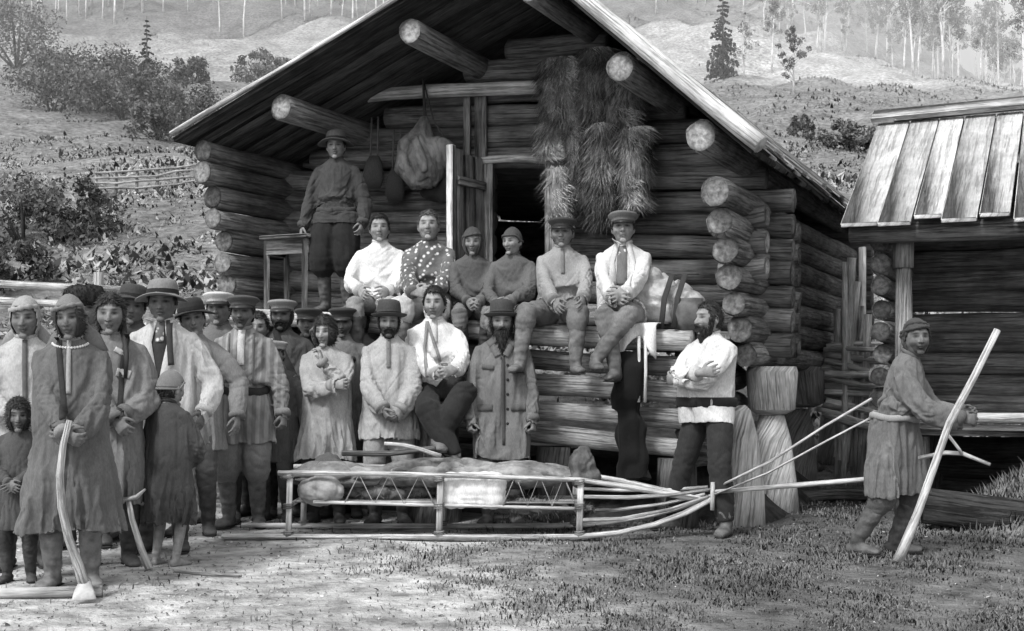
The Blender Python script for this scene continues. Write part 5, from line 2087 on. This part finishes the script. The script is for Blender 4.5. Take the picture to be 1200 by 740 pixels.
# ------------------------------------------------------------------ tools
t = empty('adze', (-2.25, 6.28, 0), 0, 'long curved pale adze handle standing upright before the woman in dark coat', 'adze')
m = MB()
tube(m, [(-.005, .02, .90), (-.03, .0, .78), (-.045, -.01, .62), (-.035, -.01, .46), (.005, -.02, .30), (.06, -.03, .16), (.095, -.04, .05)], [.015, .017, .019, .021, .023, .026, .028], 12, bumpy=.12)
m.build('handle', wood(.46, 'tool_handle', .3), t)
m = MB()
tube(m, [(.085, .0, .085), (.092, -.04, .07), (.105, -.085, .045), (.12, -.13, .012)], [(.030, .026), (.024, .036), (.012, .050), (.004, .060)], 14, ref=V((0, 0, 1)))
m.build('blade', M_METAL, t)
t = MB()
tube(t, [(-2.95, 6.22, .022), (-2.5, 6.27, .026), (-2.10, 6.33, .024)], [.024, .026, .028], 12, bumpy=.1)
o = t.build('wooden_pole', wood(.42, 'tool_handle', .3))
tag(o, 'thick pale pole lying on the ground at the bottom left corner', 'pole')
t = empty('mattock', (wx(160, 7.15), 7.15, 0), 0, 'small hooked hand tool with short pale handle between the adze woman and the child', 'tool')
m = MB()
tube(m, [(-.05, .0, .42), (-.02, -.02, .30), (.04, -.05, .14), (.10, -.09, .02)], [.016, .017, .019, .022], 10, bumpy=.1)
m.build('handle', wood(.42, 'tool_handle', .3), t)
m = MB()
tube(m, [(-.13, .0, .385), (-.07, .0, .41), (.0, 0, .425), (.05, 0, .47)], [(.01, .02), (.014, .026), (.014, .024), (.006, .015)], 10, ref=V((0, 0, 1)))
m.build('iron_head', M_METAL, t)
m = MB()
tube(m, [(wx(205, 7.05), 7.05, .012), (wx(245, 6.95), 6.95, .014), (wx(283, 6.9), 6.9, .010)], [.010, .011, .007], 8, bumpy=.2)
o = m.build('fallen_stick', wood(.4, 'tool_handle', .3))
tag(o, 'thin crooked stick on the ground beside the barefoot child', 'stick')
m = MB()
tube(m, [(wx(1052, 7.45), 7.45, .01), (wx(1058, 7.45), 7.43, .10), (wx(1075, 7.4), 7.40, .30), (wx(1112, 7.35), 7.34, .85), (wx(1140, 7.35), 7.33, 1.12), (wx(1168, 7.35), 7.34, 1.40)], [.034, .031, .025, .022, .021, .020], 12, bumpy=.1)
o = m.build('walking_staff', wood(.62, 'bleached_wood', .25))
tag(o, 'long pale staff with a bent foot held slantwise by the hauling man', 'staff')
m = MB()
tube(m, [(wx(1078, 7.6), 7.62, .62), (wx(1108, 7.5), 7.5, .66), (wx(1128, 7.42), 7.42, .66), (wx(1162, 7.3), 7.32, .60)], [.012, .013, .013, .010], 8)
tube(m, [(wx(1108, 7.4), 7.42, .80), (wx(1122, 7.4), 7.40, .70), (wx(1128, 7.4), 7.41, .66)], [.010, .010, .010], 8)
o = m.build('harness_stick', wood(.55, 'rope2', .3))
tag(o, 'short forked harness stick below the hands of the hauling man', 'stick')

# ------------------------------------------------------------------ terrain
HK = np.array([(-400, 0), (12.5, 0), (16, .45), (20, 1.9), (28, 4.6), (40, 8.0), (55, 12.2), (72, 18.0), (88, 23.5), (105, 30.5), (135, 45), (170, 60), (230, 66), (400, 60)], dtype=float)


def height(x, y):
    x, y = np.asarray(x, float), np.asarray(y, float)
    h = np.interp(y, HK[:, 0], HK[:, 1])
    a = x / np.maximum(y, 1)
    k = np.clip((y - 60) / 80, 0, 1)
    h = h * (1 - k * np.clip((a - .26) / .12, 0, 1) * .32)
    n1 = np.sin(x * .21 + 1.3) * np.sin(y * .17 + .4) + .5 * np.sin(x * .47 + y * .33) + .35 * np.sin(x * .9 - y * .71)
    amp = np.interp(y, [13, 22, 60, 150], [0, .12, .5, 1.4])
    n2 = np.sin(x * 2.1 + y * .9) * np.sin(y * 2.7 - x * .6) + .6 * np.sin(x * 5.3 + 1) * np.sin(y * 4.7)
    return h + n1 * amp + n2 * .010


ys = np.concatenate([[-60, -30, -12, -4], np.arange(0, 5, .5), np.arange(5, 14, .14), np.arange(14, 30, .35), np.arange(30, 70, .9), np.arange(70, 180, 2.2), [190, 210, 240, 300, 400]])
us = np.linspace(-1, 1, 181)
vs, idx = [], []
YY, UU = np.meshgrid(ys, us, indexing='ij')
half = np.interp(YY, [-60, 0, 14, 30, 70, 180, 400], [60, 14, 16, 30, 62, 150, 330])
XX = UU * half
ZZ = height(XX, YY)
nr, nc = XX.shape
ii = np.arange(nr * nc).reshape(nr, nc)
fs = np.stack([ii[:-1, :-1], ii[:-1, 1:], ii[1:, 1:], ii[1:, :-1]], -1).reshape(-1, 4)
me = bpy.data.meshes.new('ground')
me.from_pydata(np.stack([XX, YY, ZZ], -1).reshape(-1, 3).tolist(), [], fs.tolist())


def field_(x, y):
    """how pale the ground cover is, with far haze put into the tint"""
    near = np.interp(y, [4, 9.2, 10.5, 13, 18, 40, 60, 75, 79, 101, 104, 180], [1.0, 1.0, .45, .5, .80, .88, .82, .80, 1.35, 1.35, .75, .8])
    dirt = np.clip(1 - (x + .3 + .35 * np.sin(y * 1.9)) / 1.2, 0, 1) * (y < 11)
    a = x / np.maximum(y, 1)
    pale = np.clip((a - .08) / .2, 0, 1) * np.clip((y - 50) / 50, 0, 1)  # far haze painted as a paler tint up the right slope
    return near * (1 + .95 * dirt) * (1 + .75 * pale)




def field(x, y):
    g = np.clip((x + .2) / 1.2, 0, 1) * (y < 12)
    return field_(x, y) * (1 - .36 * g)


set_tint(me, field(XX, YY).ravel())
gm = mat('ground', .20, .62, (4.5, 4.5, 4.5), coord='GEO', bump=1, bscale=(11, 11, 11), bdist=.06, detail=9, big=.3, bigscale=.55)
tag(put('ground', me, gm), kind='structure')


def tri_cloud(name, base, tip, wid, tint, m, label=None, mid=None):
    """many single blades: arrays of base point, tip, half-width vector"""
    n = len(base)
    mid = (base + tip) / 2 if mid is None else mid
    vv = np.stack([base - wid, base + wid, mid + wid * .8, mid - wid * .8, tip], 1).reshape(-1, 3)
    k = np.arange(n)[:, None] * 5
    q = np.concatenate([k + 0, k + 1, k + 2, k + 3], 1)
    tr = np.concatenate([k + 3, k + 2, k + 4], 1)
    me = bpy.data.meshes.new(name)
    me.from_pydata(vv.tolist(), [], q.tolist() + tr.tolist())
    set_tint(me, np.repeat(tint, 5))
    o = put(name, me, m, None, False)
    return tag(o, label, None, None, 'stuff')


M_GRASS = mat('grass', .145, .35, (3, 3, 3), coord='GEO', bump=0, big=.35, bigscale=1.2, flatn=True)
# short turf and tufts near the camera
N = 330000
y = 4.9 + (rng.random(N) ** 1.5) * 9.5
x = (rng.random(N) * 2 - 1) * (y * .46 + .6)
dens = np.clip((x + .55 + .4 * np.sin(y * 1.9) + rng.normal(0, .35, N)) / .9, .03, 1)
cl = np.sin(x * 3.1 + 1) * np.sin(y * 2.3 + x) + .6 * np.sin(x * 7.7 - y * 5.1) + .5 * np.sin(x * 15 + y * 11)
keep = (rng.random(N) < dens * np.clip(.55 + cl * .35, .05, 1)) & ~((y > 9.6) & (x > -1.6) & (x < 1.9))
x, y, cl = x[keep], y[keep], cl[keep]
n = len(x)
hgt_ = (.008 + .024 * rng.random(n) ** 1.8) * (1 + .6 * np.clip(cl, -.5, 1.2)) * np.interp(y, [5, 14], [.8, 1.4])
b = np.stack([x, y, height(x, y) - .003], 1)
an = rng.random(n) * 6.283
ln = np.stack([np.cos(an), np.sin(an), np.zeros(n)], 1) * (hgt_ * (.3 + .9 * rng.random(n)))[:, None]
tip = b + ln + np.stack([0 * x, 0 * x, hgt_], 1)
mid = b + ln * .3 + np.stack([0 * x, 0 * x, hgt_ * .65], 1)
wid = np.stack([-np.sin(an), np.cos(an), 0 * x], 1) * (.0022 + .0028 * rng.random(n))[:, None] * np.interp(y, [5, 12], [.8, 1.5])[:, None]
tri_cloud('grass', b, tip, wid, .6 + .8 * rng.random(n), M_GRASS, 'short trampled grass covering the yard in the foreground', mid)
# weeds on the slope behind
N = 170000
y = 13.5 + (rng.random(N) ** 1.4) * 36
x = (rng.random(N) * 2 - 1) * (y * .47 + 1)
pu, pv = (x - U0.x) * CO - (y - U0.y) * SI, (x - U0.x) * SI + (y - U0.y) * CO
cl = np.sin(x * .8 + 1) * np.sin(y * .7 + x * .3) + .7 * np.sin(x * 2.1 - y * 1.6) + .5 * np.sin(x * 5 + y * 4.1)
keep = (rng.random(N) < np.clip(.55 + .4 * cl, .08, 1)) & ~((pu > -.5) & (pu < 9) & (pv > -2) & (pv < 5))
x, y, cl = x[keep], y[keep], cl[keep]
n = len(x)
hg = (.05 + .17 * rng.random(n) ** 2) * (1 + .4 * cl) * np.interp(y, [13, 20, 50], [.55, .9, .8])
b = np.stack([x, y, height(x, y) + hg * .6 * rng.random(n)], 1)
an = rng.random(n) * 6.283
ln = np.stack([np.cos(an), np.sin(an), 0 * x], 1) * (hg * (.2 + .8 * rng.random(n)))[:, None]
tip = b + ln * .8 + np.stack([0 * x, 0 * x, hg * (.2 + .6 * rng.random(n))], 1)
wid = np.stack([-np.sin(an), np.cos(an), .2 * rng.normal(0, 1, n)], 1) * (hg * (.10 + .22 * rng.random(n)))[:, None]
tri_cloud('weeds', b, tip, wid, .65 + .75 * rng.random(n), mat('weeds', .25, .4, (.8, .8, .8), coord='GEO', bump=0, big=.35, bigscale=.3, flatn=True), 'tall mixed weeds covering the slope behind the storehouse')
# coarse scrub tufts higher on the hill
N = 220000
y = 44 + (rng.random(N) ** 1.0) * 115
x = (rng.random(N) * 2 - 1) * (y * .47 + 2)
cl = np.sin(x * .31 + 1) * np.sin(y * .27 + x * .1) + .7 * np.sin(x * .8 - y * .6) + .5 * np.sin(x * 1.7 + y * 1.3)
meadow = (y > 77) & (y < 101) & (x < 25)
keep = (rng.random(N) < np.clip(.5 + .45 * cl, .05, 1)) & ~(meadow & (rng.random(N) < .93))
x, y, cl = x[keep], y[keep], cl[keep]
n = len(x)
hg = (.05 + .15 * rng.random(n) ** 2) * (1 + .35 * cl)
b = np.stack([x, y, height(x, y) - .05], 1)
an = rng.random(n) * 6.283
ln = np.stack([np.cos(an), np.sin(an), 0 * x], 1) * (hg * (.2 + .8 * rng.random(n)))[:, None]
tip = b + ln + np.stack([0 * x, 0 * x, hg * (.4 + .6 * rng.random(n))], 1)
wid = np.stack([-np.sin(an), np.cos(an), 0 * x], 1) * (hg * (.10 + .2 * rng.random(n)))[:, None]
tri_cloud('undergrowth', b, tip, wid, (.72 + .6 * rng.random(n)) * (1 + .8 * np.clip((x / y - .08) / .2, 0, 1) * np.clip((y - 50) / 50, 0, 1)), mat('scrub', .21, .4, (.3, .3, .3), coord='GEO', bump=0, big=.35, bigscale=.12, flatn=True), 'rough scrub and tall grass over the upper hillside')  # tint also lightened up the right slope, painting in the haze
# grass on the bank by the shed
n = 9000
tt_, bb_ = .8 + 3.5 * rng.random(n), -.7 + 1.3 * rng.random(n)
x = E0.x + CO * tt_ + SI * bb_
y = E0.y - SI * tt_ + CO * bb_
q = np.minimum(1, (bb_ + .75) / .81) ** .8 * np.minimum(1, (tt_ - .75) / .87)
b = np.stack([x, y, -.03 + .56 * q], 1)
an = rng.random(n) * 6.283
hg = .04 + .07 * rng.random(n)
ln = np.stack([np.cos(an), np.sin(an), 0 * x], 1) * (hg * rng.random(n))[:, None]
tri_cloud('bank_grass', b, b + ln + np.stack([0 * x, 0 * x, hg], 1), np.stack([-np.sin(an), np.cos(an), 0 * x], 1) * .006, .7 + .8 * rng.random(n), M_GRASS, 'grass growing over the low bank in front of the shed')
# chips, straw and pebbles on the trodden earth
N = 5000
y = 5 + rng.random(N) * 5
x = (rng.random(N) * 2 - 1) * (y * .46) 
keep = rng.random(N) < np.clip(.9 - (x + 1) * .45, .12, 1)
x, y = x[keep], y[keep]
n = len(x)
an = rng.random(n) * 6.283
L_s = .01 + .05 * rng.random(n) ** 3
d = np.stack([np.cos(an), np.sin(an), .1 * rng.normal(0, 1, n)], 1)
b = np.stack([x, y, height(x, y) + .004], 1)
wid = np.stack([-np.sin(an), np.cos(an), .15 * rng.normal(0, 1, n)], 1) * (.003 + .008 * rng.random(n) ** 2)[:, None]
tri_cloud('litter', b, b + d * L_s[:, None], wid, .25 + 1.7 * rng.random(n) ** 1.5, mat('litter', .25, .3, coord='GEO', bump=0), 'wood chips and straw scattered over the trodden earth', b + d * L_s[:, None] * .5 + np.array([0, 0, .006]))
# dark earth bank under the storehouse
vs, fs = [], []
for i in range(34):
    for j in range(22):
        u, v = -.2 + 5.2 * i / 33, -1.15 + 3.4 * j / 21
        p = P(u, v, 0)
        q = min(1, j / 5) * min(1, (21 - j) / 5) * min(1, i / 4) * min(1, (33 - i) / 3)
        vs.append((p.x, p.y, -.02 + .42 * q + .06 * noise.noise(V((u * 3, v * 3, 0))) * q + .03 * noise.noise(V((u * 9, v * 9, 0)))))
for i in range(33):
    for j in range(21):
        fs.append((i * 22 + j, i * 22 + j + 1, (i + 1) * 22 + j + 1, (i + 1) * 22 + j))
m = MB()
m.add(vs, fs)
o = m.build('earth_bank', mat('dark_earth', .045, .6, (9, 9, 9), bump=1, bscale=(22, 22, 22), bdist=.04))
fixn(o.data)
tag(o, kind='structure')
# grassy bank at the shed
vs, fs = [], []
for i in range(30):
    for j in range(16):
        tt_, b_ = .75 + 3.6 * i / 29, -.75 + 1.35 * j / 15
        p = Q(tt_, b_, 0)
        q = min(1, j / 9) ** .8 * min(1, i / 7)
        vs.append((p.x, p.y, -.02 + .56 * q + .05 * noise.noise(V((tt_ * 3, b_ * 3, 2)))))
for i in range(29):
    for j in range(15):
        fs.append((i * 16 + j, i * 16 + j + 1, (i + 1) * 16 + j + 1, (i + 1) * 16 + j))
m = MB()
m.add(vs, fs)
o = m.build('grass_bank', gm)
fixn(o.data)
tag(o, kind='structure')

# ------------------------------------------------------------------ trees and shrubs
M_LEAF = mat('foliage', .125, .5, (.9, .9, .9), coord='GEO', bump=0, big=.4, bigscale=.5)
M_LEAFD = mat('needles', .055, .5, (.9, .9, .9), coord='GEO', bump=0, big=.4, bigscale=.5)
M_LEAFP = mat('hazed_foliage', .20, .5, (.6, .6, .6), coord='GEO', bump=0, big=.4, bigscale=.3)  # base colour lightened to carry the haze over the far wood
M_BIRCH = mat('birch_bark', .62, .35, (6, 6, 3), coord='OBJ', bump=.3)
M_BARK = mat('bark', .10, .5, (9, 9, 3), bump=.6)


def leaf_mesh(name, cl, n, size, seed, rad=.25):
    """leaf faces gathered in clumps at the given centres [(centre, radius)]"""
    r = np.random.default_rng(seed)
    c = np.array([c[0] for c in cl])
    rd = np.array([c[1] for c in cl])
    k = r.integers(0, len(cl), n)
    d = r.normal(0, 1, (n, 3))
    d /= np.linalg.norm(d, axis=1)[:, None]
    p = c[k] + d * (rd[k] * r.random(n) ** .45)[:, None]
    a = r.normal(0, 1, (n, 3))
    a /= np.linalg.norm(a, axis=1)[:, None]
    t = np.cross(a, r.normal(0, 1, (n, 3)))
    t /= np.linalg.norm(t, axis=1)[:, None]
    s = size * (.4 + 1.2 * r.random(n) ** 2)[:, None]
    v = np.stack([p - a * s, p + t * s * .5, p + a * s, p - t * s * .5], 1).reshape(-1, 3)
    q = (np.arange(n)[:, None] * 4 + np.arange(4)[None, :])
    me = bpy.data.meshes.new(name)
    me.from_pydata(v.tolist(), [], q.tolist())
    ctint = .75 + .5 * r.random(len(cl))
    set_tint(me, np.repeat(ctint[k] * (.75 + .5 * r.random(n)), 4))
    return me


def shrub(name, label, x, y, w_, h, dens, group, m=None, sink=.0, size=.05):
    z = float(height(x, y))
    root = empty(name, (x, y, z - sink), random.uniform(0, 6), label, 'shrub', group)
    cl = []
    for i in range(max(8, int(w_ * 11))):
        a, q = random.uniform(0, 6.283), random.random() ** .6
        hh = h * (.15 + .8 * random.random() * (1 - .5 * q * q))
        cl.append(((math.cos(a) * q * w_ / 2, math.sin(a) * q * w_ / 2, hh), random.uniform(.14, .32) * h * .8))
    me = leaf_mesh('foliage', cl, dens, size, random.randrange(9999))
    put('foliage', me, m or M_LEAF, root, False)
    sm = MB()
    for i in range(7):
        c = random.choice(cl)[0]
        tube(sm, [(c[0] * .1, c[1] * .1, -.1), (c[0] * .5, c[1] * .5, c[2] * .5), c], [.03 * h / 1.5, .022 * h / 1.5, .008], 6)
    sm.build('stem', M_BARK, root)
    return root


def at_px(px, py, D):
    """a point of the hillside, chosen by bearing and distance"""
    x = wx(px, D)
    return x, D


GB = 'shrubs on the hillside'
# name the shrubs by where they stand
for (px, D, w_, h, lab) in ((28, 26, 2.6, 1.6, 'broad low bush at the left edge above the crowd'), (85, 27, 1.9, 1.3, 'dark bush just above the fur hat man'), (5, 22, 1.6, 1.1, 'small bush at the very left edge behind the headscarves'),
                           (60, 62, 4.6, 3.6, 'tall dark bush left of the shrub row on the slope'), (100, 60, 4.8, 3.4, 'wide dark bush in the middle of the shrub row'), (145, 59, 4.4, 3.4, 'rounded bush right of the middle in the shrub row'),
                           (188, 57, 3.0, 2.4, 'bush below the small dark spruce'), (210, 54, 2.8, 3.0, 'lighter leafy bush at the right end of the shrub row'), (185, 50, 2.2, 1.8, 'low bush drooping in front of the shrub row'),
                           (312, 70, 3.4, 2.2, 'lone round bush on the meadow left of the roof'), (225, 66, 2.0, 1.6, 'small round bush between the spruce and the roof'),
                           (20, 80, 6.0, 5.0, 'big bush mass at the upper left edge'), (985, 46, 2.4, 1.1, 'long low dark bush above the plank roof'), (940, 48, 1.1, 1.0, 'small bush left of the long low one above the plank roof'),
                           (825, 60, 2.2, 1.3, 'low bush beside the right roof slope'), (1010, 47, 1.6, .9, 'low bush touching the shed roof corner')):
    x, y = at_px(px, 0, D)
    shrub('shrub', lab, x, y, w_, h, int(2600 + 800 * w_), GB, None, .05, .034 + .0008 * D)


def spruce(label, x, y, h, wd, seed, m=M_LEAFD, n=5200):
    z = float(height(x, y))
    root = empty('spruce_tree', (x, y, z - .1), random.uniform(0, 6), label, 'tree')
    tk = MB()
    tube(tk, [(0, 0, 0), (0, 0, h * .5), (0, 0, h)], [h * .018, h * .011, .01], 8)
    tk.build('trunk', M_BARK, root)
    r = np.random.default_rng(seed)
    cl = []
    nl = int(h * 4.2)
    for i in range(nl):
        f = i / nl
        rad = wd * .5 * (1 - f) ** .8 * r.uniform(.75, 1.15)
        for k in range(max(3, int(9 * (1 - f)))):
            a = r.uniform(0, 6.283)
            for q in (.35, .7, 1.0):
                cl.append(((math.cos(a) * rad * q, math.sin(a) * rad * q, h * (.06 + .93 * f) - rad * q * .30), .05 * h * (1.1 - f) * (1.1 - q * .4) * .55))
    put('crown', leaf_mesh('crown', cl, n, (.007 * h + .015), seed), m, root, False)
    return root


x, y = at_px(847, 0, 78)
spruce('tall dark pointed spruce on the slope right of the gable', x, y, 6.3, 2.0, 5, n=22000)
x, y = at_px(172, 0, 63)
spruce('small dark spruce rising behind the shrub row', x, y, 4.3, 1.4, 8, n=12000)
x, y = at_px(935, 0, 72)


def birch(label, x, y, h, seed, dens=1800, m=M_LEAFP, bare=.35, group=None, wd=.30, name='birch_tree', bark=None):
    z = float(height(x, y))
    root = empty(name, (x, y, z - .1), random.uniform(0, 6), label, 'tree', group)
    r = random.Random(seed)
    tk = MB()
    lean = r.uniform(-.05, .05) * h
    T_ = lambda f: V((lean * f * f, r.uniform(-.01, .01) * h, h * f))
    tube(tk, [T_(f) for f in (0, .25, .5, .75, 1)], [h * .014, h * .012, h * .009, h * .006, .008], 8)
    cl = []
    for i in range(16):
        f = bare + (1 - bare) * (i / 16)
        b = T_(f)
        a = r.uniform(0, 6.283)
        L = h * wd * (1.05 - f) ** .6 * r.uniform(.5, 1.1)
        e = b + V((math.cos(a) * L, math.sin(a) * L, L * r.uniform(.4, 1.1)))
        tube(tk, [b, (b + e) / 2 + V((0, 0, .02 * h)), e], [h * .006, h * .004, .006], 6)
        cl.append((tuple(e), h * .055 * r.uniform(.6, 1.3)))
        cl.append((tuple((b + e * 2) / 3), h * .05 * r.uniform(.6, 1.2)))
    tk.build('trunk', bark or M_BIRCH, root)
    put('crown', leaf_mesh('crown', cl, dens, .008 * h + .03, seed), m, root, False)
    return root


x, y = at_px(872, 0, 77)
birch('slender pale birch just right of the tall spruce', x, y, 3.6, 3, 1200, M_LEAFP, .3)
x, y = at_px(930, 0, 68)
birch('leafy birch with a white stem alone in mid slope', x, y, 3.6, 4, 2600, M_LEAF, .22, wd=.36)
# trees of the wood along the top, copied from a few patterns
pats = [birch('x', 0, 0, 6.5, 20 + i, 1500, M_LEAFP if i < 3 else M_LEAF, [.35, .55, .45, .3, .4][i], 'trees of the wood on the hilltop', [.26, .18, .3, .34, .28][i]) for i in range(5)]
spots = []
for i in range(60):
    px = -20 + i * 9.2 + random.uniform(-4, 4)
    spots.append((px, random.uniform(104, 122), random.uniform(.75, 1.3)))
for i in range(22):
    spots.append((670 + i * 12 + random.uniform(-5, 5), random.uniform(112, 140), random.uniform(.6, 1.15)))
for i in range(95):
    f = random.random()
    px = 890 + 330 * f + random.uniform(-12, 12)
    D = random.uniform(86 - 30 * max(0, f - .35), 150)
    spots.append((px, D, random.uniform(.6, 1.2)))
for i, (px, D, s) in enumerate(spots):
    x = wx(px, D)
    k = random.choice((0, 1, 1, 2, 3, 4)) if px < 600 else random.choice((0, 1, 2, 2, 1))
    o = copy_tree(pats[k]) if i >= 5 else pats[i]
    o.location = (x, D, float(height(x, D)) - .15)
    o.rotation_euler = (random.gauss(0, .03), random.gauss(0, .03), random.uniform(0, 6.28))
    o.scale = (s, s, s * random.uniform(.9, 1.2))
    o['label'] = 'one of the thin pale stemmed trees of the wood on the upper hillside'

# fences
t = empty('wattle_fence', (wx(180, 33), 33, float(height(wx(180, 33), 33))), 0, 'low weathered rail fence across the weedy slope on the left', 'fence')
m = MB()
for i in range(7):
    x = wx(112 + i * 24, 33)
    z = float(height(x, 33))
    pm = MB()
    tube(pm, [V((x, 33, z - .1)) - V(t.location), V((x + .02, 33, z + .75)) - V(t.location)], [.045, .04], 8, bumpy=.1)
    pm.build('post', M_GREY, t)
for k in range(4):
    pm = MB()
    pts = []
    for i in range(7):
        x = wx(112 + i * 24, 33)
        pts.append(V((x, 32.94, float(height(x, 33)) + .15 + k * .15 + random.uniform(-.04, .04))) - V(t.location))
    tube(pm, pts, [.03] * 7, 8, bumpy=.2)
    pm.build('rail', wood(.32, 'fence_rail', .4), t)
t = empty('rail_fence', (-4.3, 11, 0), 0, 'pale pole fence at the left edge behind the headscarved people', 'fence')
for zz in (1.93, 1.78):
    pm = MB()
    tube(pm, [(-.9, 0, zz + .05), (0, 0, zz), (.9, 0, zz - .04)], [.035, .035, .03], 8, bumpy=.15)
    pm.build('rail', wood(.5, 'peeled_pole', .3), t)
for x in (-.7, .6):
    pm = MB()
    tube(pm, [(x, .06, -.1), (x, .06, 2.05)], [.05, .045], 8, bumpy=.1)
    pm.build('post', M_GREY, t)

# pale haze hanging over the far slope, thickest to the right
def haze(name, pts_lo, y0, y1, z1, dens):
    mb = MB()
    (xa, xb), (xc, xd) = pts_lo
    vs = [(xa, y0, 0), (xb, y0, 0), (xd, y1, 0), (xc, y1, 0)]
    vs += [(x, y, q) for (x, y, _), q in zip(vs, z1)]
    mb.add(vs, [(0, 3, 2, 1), (4, 5, 6, 7), (0, 1, 5, 4), (1, 2, 6, 5), (2, 3, 7, 6), (3, 0, 4, 7)])
    m = bpy.data.materials.new(name)
    m.use_nodes = True
    N, L = m.node_tree.nodes, m.node_tree.links
    N.remove(N['Principled BSDF'])
    v = N.new('ShaderNodeVolumeScatter')
    v.inputs['Density'].default_value = dens
    v.inputs['Color'].default_value = (1, 1, 1, 1)
    v.inputs['Anisotropy'].default_value = 0
    L.new(v.outputs[0], N['Material Output'].inputs['Volume'])
    m.cycles.homogeneous_volume = True
    o = mb.build(name, m, None, False)
    fixn(o.data)
    return tag(o, 'thin pale haze over the far hillside', None, None, 'stuff')


haze('haze', ((14, 120), (30, 200)), 58, 172, (19, 16, 46, 62), .012)
haze('haze', ((-150, 11), (-150, 27)), 42, 172, (40, 20, 64, 80), .0036)
